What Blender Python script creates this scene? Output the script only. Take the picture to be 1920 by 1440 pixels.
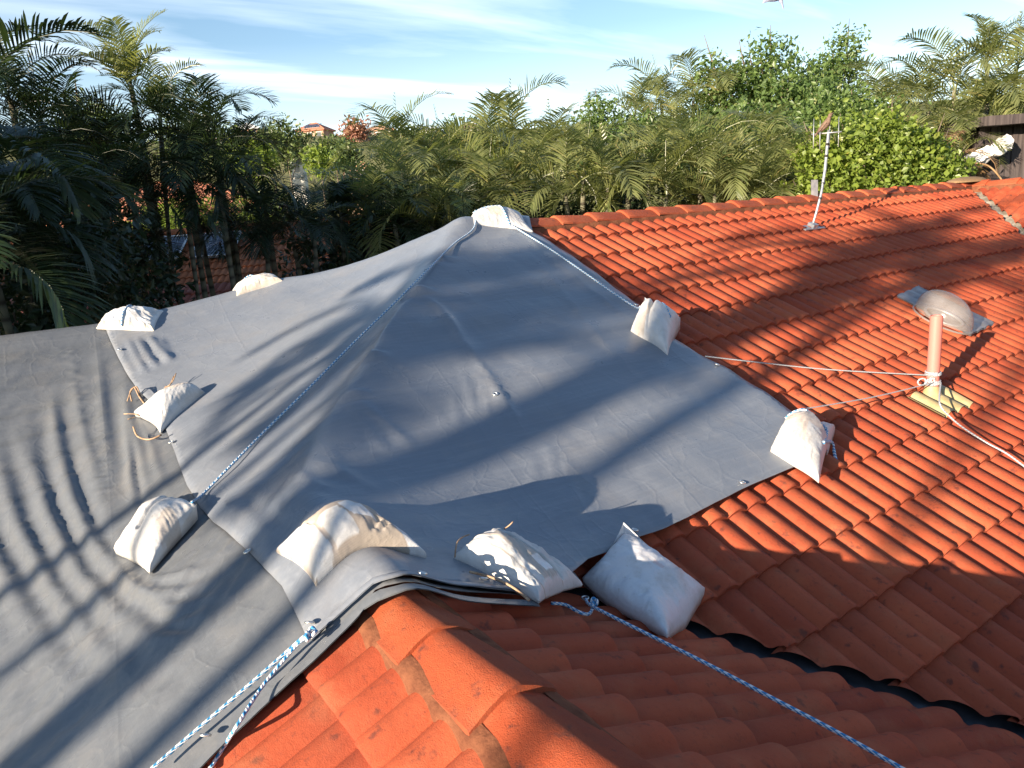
import bpy, bmesh, math, random
import numpy as np
from mathutils import Vector, Matrix
from mathutils.geometry import delaunay_2d_cdt

for o in list(bpy.data.objects): bpy.data.objects.remove(o)
SC = bpy.context.scene
COL = SC.collection
R = math.radians

# ------------------------------------------------------------------ camera
# house axes: X runs along the main ridge, Y along the near wing's ridge, Z up, the eye at the origin
FPX, PITCH, ROLL, YAW = 1412.25, R(13.432), R(-4.087), R(56.499)
_F = np.array([0, math.cos(PITCH), -math.sin(PITCH)]); _R = np.array([1., 0, 0]); _U = np.array([0, math.sin(PITCH), math.cos(PITCH)])
_R, _U = _R*math.cos(ROLL)+_U*math.sin(ROLL), _U*math.cos(ROLL)-_R*math.sin(ROLL)
_M = np.array([[math.sin(YAW), math.cos(YAW), 0], [-math.cos(YAW), math.sin(YAW), 0], [0, 0, 1.]])
CF, CR, CU = _M@_F, _M@_R, _M@_U
cam = bpy.data.cameras.new('camera')
cam.sensor_width = 36; cam.lens = FPX/1920*36; cam.clip_start = .05; cam.clip_end = 6000
co = bpy.data.objects.new('camera', cam); COL.objects.link(co)
co.matrix_world = Matrix(((CR[0], CU[0], -CF[0], 0), (CR[1], CU[1], -CF[1], 0), (CR[2], CU[2], -CF[2], 0), (0, 0, 0, 1)))
SC.camera = co

# ------------------------------------------------------------------ sun, sky, exposure
SUN = np.array([1.597, .352, -.40]); SUN /= np.linalg.norm(SUN)      # the way the light travels
sl = bpy.data.lights.new('sun', 'SUN'); sl.energy = 5.0; sl.angle = R(.45); sl.color = (1, .83, .63)
so = bpy.data.objects.new('sun', sl); COL.objects.link(so)
so.rotation_euler = Vector(SUN).to_track_quat('-Z', 'Y').to_euler()
W = bpy.data.worlds.new('World'); SC.world = W; W.use_nodes = True
nt = W.node_tree; nt.nodes.clear()
def N(t, kind, **kw):
    n = t.nodes.new(kind)
    for k, v in kw.items():
        if k.startswith('i_'):
            n.inputs[k[2:].replace('_', ' ')].default_value = v
        else: setattr(n, k, v)
    return n
sky = N(nt, 'ShaderNodeTexSky', sky_type='NISHITA', sun_disc=False)
sky.sun_elevation = R(13.7); sky.sun_rotation = math.atan2(-SUN[0], -SUN[1]); sky.altitude = 20; sky.air_density = 1.0; sky.dust_density = .4; sky.ozone_density = 2.2
SKY_STRENGTH = .078
tc = N(nt, 'ShaderNodeTexCoord'); sp = N(nt, 'ShaderNodeSeparateXYZ'); nt.links.new(tc.outputs['Generated'], sp.inputs[0])
mz = N(nt, 'ShaderNodeMath', operation='ADD'); mz.inputs[1].default_value = .10; nt.links.new(sp.outputs['Z'], mz.inputs[0])
dv = N(nt, 'ShaderNodeVectorMath', operation='DIVIDE'); cb = N(nt, 'ShaderNodeCombineXYZ')
nt.links.new(tc.outputs['Generated'], dv.inputs[0])
for i in range(3): nt.links.new(mz.outputs[0], cb.inputs[i])
nt.links.new(cb.outputs[0], dv.inputs[1])
mp = N(nt, 'ShaderNodeMapping'); mp.inputs['Rotation'].default_value = (0, 0, R(-33.5+8)); mp.inputs['Scale'].default_value = (.34, 1.5, 0); mp.inputs['Location'].default_value = (1.3, .35, 0)
nt.links.new(dv.outputs[0], mp.inputs[0])
cn = N(nt, 'ShaderNodeTexNoise'); cn.inputs['Scale'].default_value = 1.15; cn.inputs['Detail'].default_value = 7; cn.inputs['Roughness'].default_value = .52; cn.inputs['Distortion'].default_value = .35
nt.links.new(mp.outputs[0], cn.inputs['Vector'])
cr = N(nt, 'ShaderNodeValToRGB'); cr.color_ramp.elements[0].position = .44; cr.color_ramp.elements[1].position = .74; cr.color_ramp.elements[1].color = (.66, .66, .66, 1)
nt.links.new(cn.outputs['Fac'], cr.inputs[0])
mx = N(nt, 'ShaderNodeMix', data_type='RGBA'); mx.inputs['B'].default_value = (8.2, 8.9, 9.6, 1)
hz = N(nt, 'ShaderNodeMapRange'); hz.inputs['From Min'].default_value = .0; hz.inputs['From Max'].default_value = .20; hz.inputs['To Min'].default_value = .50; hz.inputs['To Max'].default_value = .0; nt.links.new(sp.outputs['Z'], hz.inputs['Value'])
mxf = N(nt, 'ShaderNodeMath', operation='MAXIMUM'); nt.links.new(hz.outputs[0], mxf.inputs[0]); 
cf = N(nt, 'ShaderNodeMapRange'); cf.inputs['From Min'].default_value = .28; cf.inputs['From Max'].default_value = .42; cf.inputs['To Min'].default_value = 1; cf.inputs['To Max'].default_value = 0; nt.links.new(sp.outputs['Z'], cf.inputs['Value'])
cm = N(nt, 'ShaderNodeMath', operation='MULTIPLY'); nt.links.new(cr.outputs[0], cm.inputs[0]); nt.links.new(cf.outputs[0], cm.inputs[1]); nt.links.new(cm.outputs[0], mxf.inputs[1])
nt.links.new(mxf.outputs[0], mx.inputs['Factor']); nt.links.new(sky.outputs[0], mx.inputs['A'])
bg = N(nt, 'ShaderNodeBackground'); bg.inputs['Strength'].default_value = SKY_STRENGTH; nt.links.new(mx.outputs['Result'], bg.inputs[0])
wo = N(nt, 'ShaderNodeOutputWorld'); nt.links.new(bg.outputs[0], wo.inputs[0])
SC.view_settings.view_transform = 'Standard'; SC.view_settings.look = 'None'; SC.view_settings.gamma = 1
SC.view_settings.exposure = 1.52
SC.render.engine = 'CYCLES'
SC.cycles.transparent_max_bounces = 12; SC.cycles.max_bounces = 6

# ------------------------------------------------------------------ helpers
def put(o, parent=None):
    COL.objects.link(o)
    if parent is not None: o.parent = parent
    return o
def tag(o, label=None, cat=None, group=None, kind=None):
    if label: o['label'] = label
    if cat: o['category'] = cat
    if group: o['group'] = group
    if kind: o['kind'] = kind
    return o
def thing(name, loc, label, cat, group=None):
    o = bpy.data.objects.new(name, None); o.location = tuple(loc); o.empty_display_size = .1
    put(o); tag(o, label, cat, group); bpy.context.view_layer.update(); return o
def arr_mesh(name, V, Fq, mats, parent=None, smooth=True, uv=None, col=None, mi=None, sharp=None):
    """V: (n,3), Fq: faces list or (m,k) array"""
    V = np.asarray(V, float)
    if parent is not None: V = V-np.array(parent.matrix_world.translation)
    me = bpy.data.meshes.new(name)
    Fq = np.asarray(Fq) if not isinstance(Fq, list) else Fq
    if isinstance(Fq, list): me.from_pydata(V.tolist(), [], Fq)
    else:
        m, k = Fq.shape
        me.vertices.add(len(V)); me.vertices.foreach_set('co', V.ravel())
        me.loops.add(m*k); me.loops.foreach_set('vertex_index', Fq.ravel().astype(np.int32))
        me.polygons.add(m); me.polygons.foreach_set('loop_start', (np.arange(m)*k).astype(np.int32))
    me.update(calc_edges=True); me.validate()
    for m_ in (mats if isinstance(mats, (list, tuple)) else [mats]): me.materials.append(m_)
    if mi is not None and len(mi) == len(me.polygons): me.polygons.foreach_set('material_index', np.asarray(mi, np.int32))
    me.polygons.foreach_set('use_smooth', np.full(len(me.polygons), bool(smooth)))
    li = np.empty(len(me.loops), np.int32); me.loops.foreach_get('vertex_index', li)
    if uv is not None:
        l = me.uv_layers.new(name='UVMap'); l.data.foreach_set('uv', np.asarray(uv, float)[li].ravel())
    if col is not None:
        a = me.color_attributes.new('Col', 'FLOAT_COLOR', 'POINT'); a.data.foreach_set('color', np.asarray(col, float).ravel())
    me.update()
    return put(bpy.data.objects.new(name, me), parent)
def grid_faces(nu, nv, off=0):
    i, j = np.meshgrid(np.arange(nu-1), np.arange(nv-1), indexing='ij')
    a = (i*nv+j).ravel()+off
    return np.stack([a, a+nv, a+nv+1, a+1], 1)
class MB:
    def __init__(s): s.v = []; s.f = []; s.uv = []
    def add(s, V, Fs):
        n = len(s.v); s.v += [tuple(map(float, p)) for p in V]; s.f += [[i+n for i in f] for f in Fs]
    def box(s, c, d, ax=None):
        ax = np.eye(3) if ax is None else np.asarray(ax)
        V = [np.asarray(c)+ax[0]*d[0]*a/2+ax[1]*d[1]*b/2+ax[2]*d[2]*e/2 for a in (-1, 1) for b in (-1, 1) for e in (-1, 1)]
        s.add(V, [[0, 1, 3, 2], [4, 6, 7, 5], [0, 4, 5, 1], [2, 3, 7, 6], [0, 2, 6, 4], [1, 5, 7, 3]])
    def tube(s, pts, rad, n=8, cap=True, uvs=None):
        pts = [np.asarray(p, float) for p in pts]; k = len(pts); off = len(s.v)
        rad = [rad]*k if np.isscalar(rad) else rad
        t = [pts[min(i+1, k-1)]-pts[max(i-1, 0)] for i in range(k)]
        t = [a/(np.linalg.norm(a)+1e-9) for a in t]
        ref = np.array([0, 0, 1.]) if abs(t[0][2]) < .9 else np.array([1., 0, 0])
        nrm = np.cross(t[0], ref); nrm /= np.linalg.norm(nrm)
        d = 0
        for i in range(k):
            nrm = nrm-t[i]*(nrm@t[i]); nrm /= np.linalg.norm(nrm)+1e-9; b = np.cross(t[i], nrm)
            if i: d += np.linalg.norm(pts[i]-pts[i-1])
            for j in range(n):
                a = 2*math.pi*j/n
                s.v.append(tuple(pts[i]+rad[i]*(math.cos(a)*nrm+math.sin(a)*b))); s.uv.append((d, j/n))
        for i in range(k-1):
            for j in range(n):
                s.f.append([off+i*n+j, off+i*n+(j+1) % n, off+(i+1)*n+(j+1) % n, off+(i+1)*n+j])
        if cap:
            s.f.append([off+j for j in range(n)][::-1]); s.f.append([off+(k-1)*n+j for j in range(n)])
    def build(s, name, mat, parent=None, smooth=False):
        return arr_mesh(name, np.array(s.v), s.f, mat, parent, smooth)
def hash2(i, j, seed):
    n = (i.astype(np.int64)*374761393+j.astype(np.int64)*668265263+seed*1442695041) & 0x7fffffff
    n = ((n ^ (n >> 13))*1274126177) & 0x7fffffff
    return ((n ^ (n >> 16)) & 0xffff)/65535.
def vn(x, y, seed=0):
    x = np.asarray(x, float); y = np.asarray(y, float)
    i, j = np.floor(x), np.floor(y); a, b = x-i, y-j
    a = a*a*(3-2*a); b = b*b*(3-2*b)
    return (hash2(i, j, seed)*(1-a)+hash2(i+1, j, seed)*a)*(1-b)+(hash2(i, j+1, seed)*(1-a)+hash2(i+1, j+1, seed)*a)*b*1. - .5
def fbm(x, y, seed=0, o=4):
    r = 0; a = 1
    for k in range(o): r = r+a*vn(x*2**k+17*k, y*2**k-9*k, seed+k); a *= .5
    return r
def sst(a, b, x): t = np.clip((x-a)/(b-a), 0, 1); return t*t*(3-2*t)

# ------------------------------------------------------------------ materials
def mat(name, base=(.5, .5, .5), rough=.6, spec=.5, metal=0.):
    m = bpy.data.materials.new(name); m.use_nodes = True; t = m.node_tree
    b = t.nodes['Principled BSDF']; b.inputs['Base Color'].default_value = (*base, 1); b.inputs['Roughness'].default_value = rough
    b.inputs['Specular IOR Level'].default_value = spec; b.inputs['Metallic'].default_value = metal
    return m, t, b
def L(t, a, b): t.links.new(a, b)
def noise(t, vec, scale, detail=4, rough=.55):
    n = N(t, 'ShaderNodeTexNoise'); n.inputs['Scale'].default_value = scale; n.inputs['Detail'].default_value = detail; n.inputs['Roughness'].default_value = rough
    if vec is not None: L(t, vec, n.inputs['Vector'])
    return n.outputs['Fac']
def ramp(t, fac, stops):
    r = N(t, 'ShaderNodeValToRGB'); e = r.color_ramp.elements
    while len(e) < len(stops): e.new(.5)
    for k, (p, c) in enumerate(stops): e[k].position = p; e[k].color = (*c, 1) if len(c) == 3 else c
    L(t, fac, r.inputs[0]); return r.outputs[0]
def mixc(t, fac, a, b, mode='MIX'):
    m = N(t, 'ShaderNodeMix', data_type='RGBA', blend_type=mode)
    for k, v in (('Factor', fac), ('A', a), ('B', b)):
        s_ = m.inputs[k]
        if k == 'Factor': s_ = m.inputs[0]
        if isinstance(v, (int, float)): s_.default_value = v
        elif isinstance(v, tuple): s_.default_value = (*v, 1)
        else: L(t, v, s_)
    return m.outputs['Result']
def bump(t, b, h, strength=.3, dist=.01, prev=None):
    n = N(t, 'ShaderNodeBump'); n.inputs['Strength'].default_value = strength; n.inputs['Distance'].default_value = dist
    L(t, h, n.inputs['Height'])
    if prev is not None: L(t, prev, n.inputs['Normal'])
    if b is not None: L(t, n.outputs[0], b.inputs['Normal'])
    return n.outputs[0]
def obj_vec(t, scale=(1, 1, 1), rot=(0, 0, 0), src='Object'):
    c = N(t, 'ShaderNodeTexCoord'); m = N(t, 'ShaderNodeMapping'); m.inputs['Scale'].default_value = scale; m.inputs['Rotation'].default_value = rot
    L(t, c.outputs[src], m.inputs[0]); return m.outputs[0]

def tile_mat(name, c0, c1, dark, grit=1.):
    m, t, b = mat(name, rough=.78, spec=.25)
    uvc = N(t, 'ShaderNodeTexCoord'); fl = N(t, 'ShaderNodeVectorMath', operation='FLOOR'); L(t, uvc.outputs['UV'], fl.inputs[0])
    wn = N(t, 'ShaderNodeTexWhiteNoise', noise_dimensions='2D'); L(t, fl.outputs[0], wn.inputs['Vector'])
    c = mixc(t, wn.outputs['Value'], c0, c1)
    v = obj_vec(t)
    c = mixc(t, ramp(t, noise(t, v, 1.6, 5), [(.35, (0, 0, 0)), (.7, (.55, .55, .55))]), c, tuple(np.array(c0)*.72))
    # lichen and dirt spots
    c = mixc(t, ramp(t, noise(t, v, 16, 3, .6), [(.60, (0, 0, 0)), (.72, (.75, .75, .75))]), c, dark)
    c = mixc(t, ramp(t, noise(t, v, 55, 4, .7), [(.55, (0, 0, 0)), (.8, (.5, .5, .5))]), c, dark)
    c = mixc(t, ramp(t, noise(t, v, 5, 6, .65), [(.50, (0, 0, 0)), (.8, (.45, .45, .45))]), c, (.42, .17, .085))
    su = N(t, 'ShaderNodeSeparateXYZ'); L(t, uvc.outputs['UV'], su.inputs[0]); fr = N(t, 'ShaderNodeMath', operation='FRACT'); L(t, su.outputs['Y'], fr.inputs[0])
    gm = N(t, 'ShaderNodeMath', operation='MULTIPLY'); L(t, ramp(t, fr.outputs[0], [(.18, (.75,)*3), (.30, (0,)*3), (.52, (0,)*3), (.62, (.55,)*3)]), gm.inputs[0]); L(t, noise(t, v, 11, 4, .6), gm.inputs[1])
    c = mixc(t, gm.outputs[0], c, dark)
    L(t, c, b.inputs['Base Color'])
    n1 = bump(t, None, noise(t, v, 230, 3, .7), .55*grit, .004)
    bump(t, b, noise(t, v, 30, 3), .25, .01, n1)
    return m
M_TILE = tile_mat('terracotta_tile', (.33, .060, .026), (.47, .105, .044), (.085, .030, .024))
M_CAP = tile_mat('ridge_tile', (.39, .075, .028), (.46, .110, .042), (.11, .04, .03), 1.8)
M_NEIGH = tile_mat('neighbour_tile', (.42, .13, .05), (.50, .18, .08), (.12, .05, .03))
M_PINK = tile_mat('neighbour_pink_tile', (.50, .17, .12), (.56, .20, .15), (.15, .06, .05))
M_MORTAR, t, b = mat('mortar', (.33, .13, .06), .9, .2)
v = obj_vec(t); L(t, ramp(t, noise(t, v, 20, 5), [(.3, (.11, .038, .02)), (.7, (.21, .08, .04))]), b.inputs['Base Color']); bump(t, b, noise(t, v, 60, 4), .5, .01)
M_VALLEY, t, b = mat('valley_metal', (.10, .11, .13), .45, .5, .6)
v = obj_vec(t); L(t, ramp(t, noise(t, v, 7, 5), [(.35, (.02, .022, .028)), (.75, (.09, .09, .10))]), b.inputs['Base Color'])
M_VALLEY2, t, b = mat('valley_cement', (.30, .27, .22), .8, .3)
v = obj_vec(t); L(t, ramp(t, noise(t, v, 9, 5), [(.4, (.17, .15, .12)), (.7, (.42, .38, .32))]), b.inputs['Base Color'])

def tarp_mat(name, rot, c0, c1):
    m, t, b = mat(name, rough=.42, spec=.55)
    v = obj_vec(t)
    base = mixc(t, noise(t, v, 1.1, 5), c0, c1)
    w = obj_vec(t, (1, 22, 22), (0, 0, rot))
    streak = noise(t, w, 2.0, 4, .6)
    base = mixc(t, ramp(t, streak, [(.45, (0, 0, 0)), (.8, (.30, .30, .30))]), base, tuple(np.array(c1)*1.35))
    base = mixc(t, ramp(t, noise(t, v, 3.2, 6, .65), [(.5, (0, 0, 0)), (.75, (.20, .20, .20))]), base, (.33, .29, .24))
    scr = obj_vec(t, (.5, 60, 60), (0, 0, rot))
    base = mixc(t, ramp(t, noise(t, scr, 1.6, 3, .6), [(.68, (0, 0, 0)), (.78, (.28, .28, .28))]), base, (.55, .52, .47))
    L(t, base, b.inputs['Base Color'])
    L(t, ramp(t, noise(t, v, 4, 4), [(.3, (.26,)*3), (.7, (.40,)*3)]), b.inputs['Roughness'])
    n1 = bump(t, None, streak, .16, .006)
    n2 = bump(t, None, noise(t, obj_vec(t, (22, 1, 22), (0, 0, rot)), 2.2, 3), .10, .006, n1)
    n3 = bump(t, None, noise(t, v, 9, 5, .65), .22, .012, n2)
    # packing creases: a grid of thin fold lines, and crinkles
    for ax_, ph in (('X', .13), ('Y', .31)):
        cs = N(t, 'ShaderNodeSeparateXYZ'); L(t, obj_vec(t, (1/.83,)*3, (0, 0, rot+.12)), cs.inputs[0]); ad_ = N(t, 'ShaderNodeMath', operation='ADD'); ad_.inputs[1].default_value = ph; L(t, cs.outputs[ax_], ad_.inputs[0])
        pp = N(t, 'ShaderNodeMath', operation='PINGPONG'); pp.inputs[1].default_value = .5; L(t, ad_.outputs[0], pp.inputs[0])
        line = ramp(t, pp.outputs[0], [(0, (1,)*3), (.007, (.5,)*3), (.014, (0,)*3)])
        n3 = bump(t, None, line, .12, .005, n3)
    vo = N(t, 'ShaderNodeTexVoronoi', feature='DISTANCE_TO_EDGE'); vo.inputs['Scale'].default_value = 5.5; vo.inputs['Randomness'].default_value = 1
    wp = N(t, 'ShaderNodeTexNoise'); wp.inputs['Scale'].default_value = 3; L(t, v, wp.inputs['Vector']); L(t, mixc(t, .25, v, wp.outputs['Color']), vo.inputs['Vector'])
    n3 = bump(t, None, ramp(t, vo.outputs['Distance'], [(0, (1,)*3), (.05, (.2,)*3), (.3, (0,)*3)]), .10, .008, n3)
    wv = N(t, 'ShaderNodeTexWave', wave_type='BANDS', bands_direction='X'); wv.inputs['Scale'].default_value = 160; L(t, obj_vec(t, (1, 1, 1), (0, 0, rot)), wv.inputs['Vector'])
    bump(t, b, wv.outputs['Fac'], .06, .001, n3)
    return m
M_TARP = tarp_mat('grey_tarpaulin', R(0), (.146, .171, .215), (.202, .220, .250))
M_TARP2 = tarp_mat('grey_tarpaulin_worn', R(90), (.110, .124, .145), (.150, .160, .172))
M_HEM, t, b = mat('tarp_hem', (.13, .135, .14), .4, .5)
v = obj_vec(t, (1, 1, 1)); L(t, ramp(t, noise(t, v, 18, 4), [(.3, (.10, .105, .11)), (.7, (.17, .17, .175))]), b.inputs['Base Color'])

def bag_mat(name, use_col=True, tint=(.80, .79, .78)):
    m, t, b = mat(name, rough=.42, spec=.5)
    a = N(t, 'ShaderNodeVertexColor', layer_name='Col'); v = obj_vec(t)
    c = mixc(t, ramp(t, noise(t, v, 9, 5, .65), [(.46, (0, 0, 0)), (.72, (.5, .5, .5))]), a.outputs['Color'], (.34, .30, .25))
    c = mixc(t, ramp(t, noise(t, v, 38, 4, .65), [(.62, (0, 0, 0)), (.76, (.45, .45, .45))]), c, (.28, .23, .18))
    L(t, c, b.inputs['Base Color'])
    wvx = N(t, 'ShaderNodeTexWave', bands_direction='DIAGONAL'); wvx.inputs['Scale'].default_value = 90; wvx.inputs['Distortion'].default_value = 1; L(t, v, wvx.inputs['Vector'])
    n1 = bump(t, None, wvx.outputs['Fac'], .18, .002)
    n2 = bump(t, None, noise(t, v, 28, 4, .6), 0.20, .012, n1)
    n3 = bump(t, None, noise(t, obj_vec(t, (1, 1, 1), (.4, .3, .7)), 9, 3), .15, .02, n2)
    nw = N(t, 'ShaderNodeTexNoise'); nw.inputs['Scale'].default_value = 7; nw.inputs['Detail'].default_value = 3; nw.inputs['Distortion'].default_value = 2.5; L(t, obj_vec(t, (1, 2.6, 1), (.2, .5, .4)), nw.inputs['Vector']); bump(t, b, nw.outputs['Fac'], .12, .03, n3)
    return m
M_BAG = bag_mat('white_bag')
def rope_mat(name, c_white, c_blue, pitch=.030, frac=.5):
    m, t, b = mat(name, rough=.7, spec=.3)
    c = N(t, 'ShaderNodeTexCoord'); s_ = N(t, 'ShaderNodeSeparateXYZ'); L(t, c.outputs['UV'], s_.inputs[0])
    k = N(t, 'ShaderNodeMath', operation='MULTIPLY'); k.inputs[1].default_value = 1/pitch; L(t, s_.outputs['X'], k.inputs[0])
    a = N(t, 'ShaderNodeMath', operation='ADD'); L(t, k.outputs[0], a.inputs[0]); L(t, s_.outputs['Y'], a.inputs[1])
    fr = N(t, 'ShaderNodeMath', operation='FRACT'); L(t, a.outputs[0], fr.inputs[0])
    L(t, ramp(t, fr.outputs[0], [(frac-.06, c_blue), (frac+.02, c_white), (.96, c_white), (1., c_blue)]), b.inputs['Base Color'])
    k2 = N(t, 'ShaderNodeMath', operation='MULTIPLY'); k2.inputs[1].default_value = 12.566; L(t, a.outputs[0], k2.inputs[0])
    si = N(t, 'ShaderNodeMath', operation='SINE'); L(t, k2.outputs[0], si.inputs[0]); bump(t, b, si.outputs[0], .5, .003)
    return m
M_ROPE = rope_mat('blue_white_rope', (.75, .78, .80), (.05, .25, .50))
M_ROPEW = rope_mat('pale_rope', (.50, .50, .51), (.30, .34, .39), .02)
M_EYE, t, b = mat('brass_eyelet', (.70, .70, .68), .3, .5, .9)
M_WIRE, t, b = mat('dry_palm_sheath', (.36, .24, .15), .7, .3)
L(t, ramp(t, noise(t, obj_vec(t), 30, 4), [(.3, (.20, .12, .07)), (.7, (.46, .33, .22))]), b.inputs['Base Color'])
M_PIPE, t, b = mat('salmon_paint', (.52, .185, .155), .45, .4)
M_LEAD, t, b = mat('tan_flashing', (.52, .42, .20), .6, .4)
L(t, ramp(t, noise(t, obj_vec(t), 12, 5), [(.3, (.30, .24, .12)), (.7, (.48, .39, .21))]), b.inputs['Base Color'])
M_GALV, t, b = mat('galvanised', (.38, .40, .43), .5, .5, .7)
L(t, ramp(t, noise(t, obj_vec(t), 14, 5), [(.3, (.30, .32, .35)), (.7, (.58, .60, .62))]), b.inputs['Base Color'])
M_FLASH, t, b = mat('grey_flashing', (.24, .24, .25), .5, .5, .4)
L(t, ramp(t, noise(t, obj_vec(t), 12, 5), [(.3, (.17, .17, .19)), (.7, (.36, .34, .34))]), b.inputs['Base Color'])
M_BLACK, t, b = mat('black_tape', (.03, .03, .03), .6, .4)
M_DOME, t, b = mat('smoky_acrylic', (.62, .55, .50), .12, .6)
b.inputs['Alpha'].default_value = .45; L(t, ramp(t, noise(t, obj_vec(t), 6, 3), [(.3, (.22, .19, .17)), (.7, (.36, .33, .32))]), b.inputs['Base Color'])
M_BIRD, t, b = mat('brown_feathers', (.16, .10, .07), .8, .2)
L(t, ramp(t, noise(t, obj_vec(t, (1, 1, 4)), 40, 3), [(.35, (.10, .06, .045)), (.7, (.26, .18, .13))]), b.inputs['Base Color'])
M_BIRD2, t, b = mat('blue_grey_feathers', (.22, .26, .36), .7, .2)
L(t, ramp(t, noise(t, obj_vec(t), 30, 3), [(.35, (.15, .18, .27)), (.7, (.34, .38, .48))]), b.inputs['Base Color'])

def leaf_mat(name, c0, c1, c2, trans=.35, rough=.42):
    m, t, b = mat(name, rough=rough, spec=.5)
    g = N(t, 'ShaderNodeNewGeometry')
    c = ramp(t, g.outputs['Random Per Island'], [(0, c0), (.55, c1), (.93, c1), (1., c2)])
    c = mixc(t, noise(t, obj_vec(t), .9, 3), c, tuple(np.array(c0)*.75))
    L(t, c, b.inputs['Base Color'])
    tr = N(t, 'ShaderNodeBsdfTranslucent'); L(t, mixc(t, .5, c, (c1[0]*1.9, c1[1]*2.0, c1[2]*.8)), tr.inputs[0])
    ms = N(t, 'ShaderNodeMixShader'); ms.inputs[0].default_value = trans
    L(t, b.outputs[0], ms.inputs[1]); L(t, tr.outputs[0], ms.inputs[2]); L(t, ms.outputs[0], t.nodes['Material Output'].inputs[0])
    return m
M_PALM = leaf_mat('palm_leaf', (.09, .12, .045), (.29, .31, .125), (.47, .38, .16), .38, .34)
M_PALM_SHADE = leaf_mat('palm_leaf_shade_tone', (.016, .034, .016), (.040, .066, .026), (.12, .10, .04), .22)  # palm leaf darkened in its colour to stand for the left hedge's shade
M_LEAF = leaf_mat('broad_leaf', (.08, .14, .045), (.18, .26, .075), (.33, .33, .11))
M_LIME = leaf_mat('lime_leaf', (.12, .18, .035), (.27, .35, .06), (.45, .43, .10))
M_FARLEAF = leaf_mat('far_leaf', (.07, .11, .04), (.15, .20, .06), (.28, .25, .11), .2)
M_PINKLEAF = leaf_mat('pink_leaf', (.30, .14, .10), (.42, .22, .16), (.30, .22, .10), .2)
M_DRYLEAF = leaf_mat('dry_frond', (.26, .15, .07), (.42, .28, .15), (.5, .38, .22), .2, .7)
M_TRUNK, t, b = mat('palm_trunk', (.12, .11, .08), .8, .3)
wv = N(t, 'ShaderNodeTexWave', bands_direction='Z'); wv.inputs['Scale'].default_value = 1.6; wv.inputs['Distortion'].default_value = 1.5; L(t, obj_vec(t), wv.inputs['Vector'])
L(t, ramp(t, wv.outputs['Fac'], [(0, (.06, .05, .035)), (.25, (.13, .13, .09)), (1, (.19, .18, .12))]), b.inputs['Base Color']); bump(t, b, wv.outputs['Fac'], .5, .02)
M_BARK, t, b = mat('bark', (.14, .11, .08), .9, .2)
L(t, ramp(t, noise(t, obj_vec(t), 9, 5), [(.3, (.08, .06, .045)), (.7, (.22, .18, .14))]), b.inputs['Base Color'])
M_GRASS, t, b = mat('grass', (.10, .13, .04), .9, .2)
v = obj_vec(t); L(t, mixc(t, noise(t, v, .12, 6), (.06, .085, .03), (.24, .22, .10)), b.inputs['Base Color']); bump(t, b, noise(t, v, 3, 6), .6, .3)
M_WALLW, t, b = mat('white_render', (.72, .71, .68), .8, .3)
L(t, mixc(t, noise(t, obj_vec(t), 2, 4), (.62, .61, .58), (.78, .77, .74)), b.inputs['Base Color'])
M_WALLB, t, b = mat('brick_wall', (.35, .2, .13), .85, .3)
bt = N(t, 'ShaderNodeTexBrick'); bt.inputs['Scale'].default_value = 6; bt.inputs['Color1'].default_value = (.38, .2, .12, 1); bt.inputs['Color2'].default_value = (.28, .14, .09, 1); bt.inputs['Mortar'].default_value = (.4, .36, .3, 1); L(t, obj_vec(t), bt.inputs['Vector']); L(t, bt.outputs['Color'], b.inputs['Base Color'])
M_GLASS, t, b = mat('window_glass', (.03, .04, .05), .08, .8)
M_FRAME, t, b = mat('window_frame', (.7, .7, .7), .5, .4)
M_SOLAR, t, b = mat('solar_cells', (.02, .025, .05), .15, .7)
bt = N(t, 'ShaderNodeTexBrick'); bt.offset = 0; bt.inputs['Scale'].default_value = 1; bt.inputs['Brick Width'].default_value = .16; bt.inputs['Row Height'].default_value = .16; bt.inputs['Mortar Size'].default_value = .006
bt.inputs['Color1'].default_value = (.018, .024, .05, 1); bt.inputs['Color2'].default_value = (.024, .03, .06, 1); bt.inputs['Mortar'].default_value = (.25, .27, .3, 1); L(t, obj_vec(t, src='UV'), bt.inputs['Vector']); L(t, bt.outputs['Color'], b.inputs['Base Color'])
M_DARKWOOD, t, b = mat('weathered_dark_boards', (.06, .05, .05), .8, .3)
v = obj_vec(t, (9, 9, .5)); L(t, ramp(t, noise(t, v, 2, 5), [(.3, (.035, .028, .03)), (.7, (.11, .09, .085))]), b.inputs['Base Color'])
M_GREYROOF, t, b = mat('grey_sheet_roof', (.35, .36, .37), .5, .4)
def roofc(name, a, c):
    m, t, b = mat(name, a, .8, .3); w = N(t, 'ShaderNodeTexWave', bands_direction='Z'); w.inputs['Scale'].default_value = 3.2; L(t, obj_vec(t), w.inputs['Vector'])
    L(t, mixc(t, mixc(t, .5, w.outputs['Fac'], noise(t, obj_vec(t), 3, 4)), a, c), b.inputs['Base Color']); return m
M_RRED = roofc('far_red_roof', (.36, .13, .08), (.50, .22, .14)); M_RTER = roofc('far_terracotta_roof', (.50, .27, .16), (.60, .36, .24))
M_RBRN = roofc('far_brown_roof', (.20, .12, .09), (.30, .19, .14)); M_RGRY = roofc('far_grey_roof', (.48, .50, .52), (.60, .62, .64))

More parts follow.
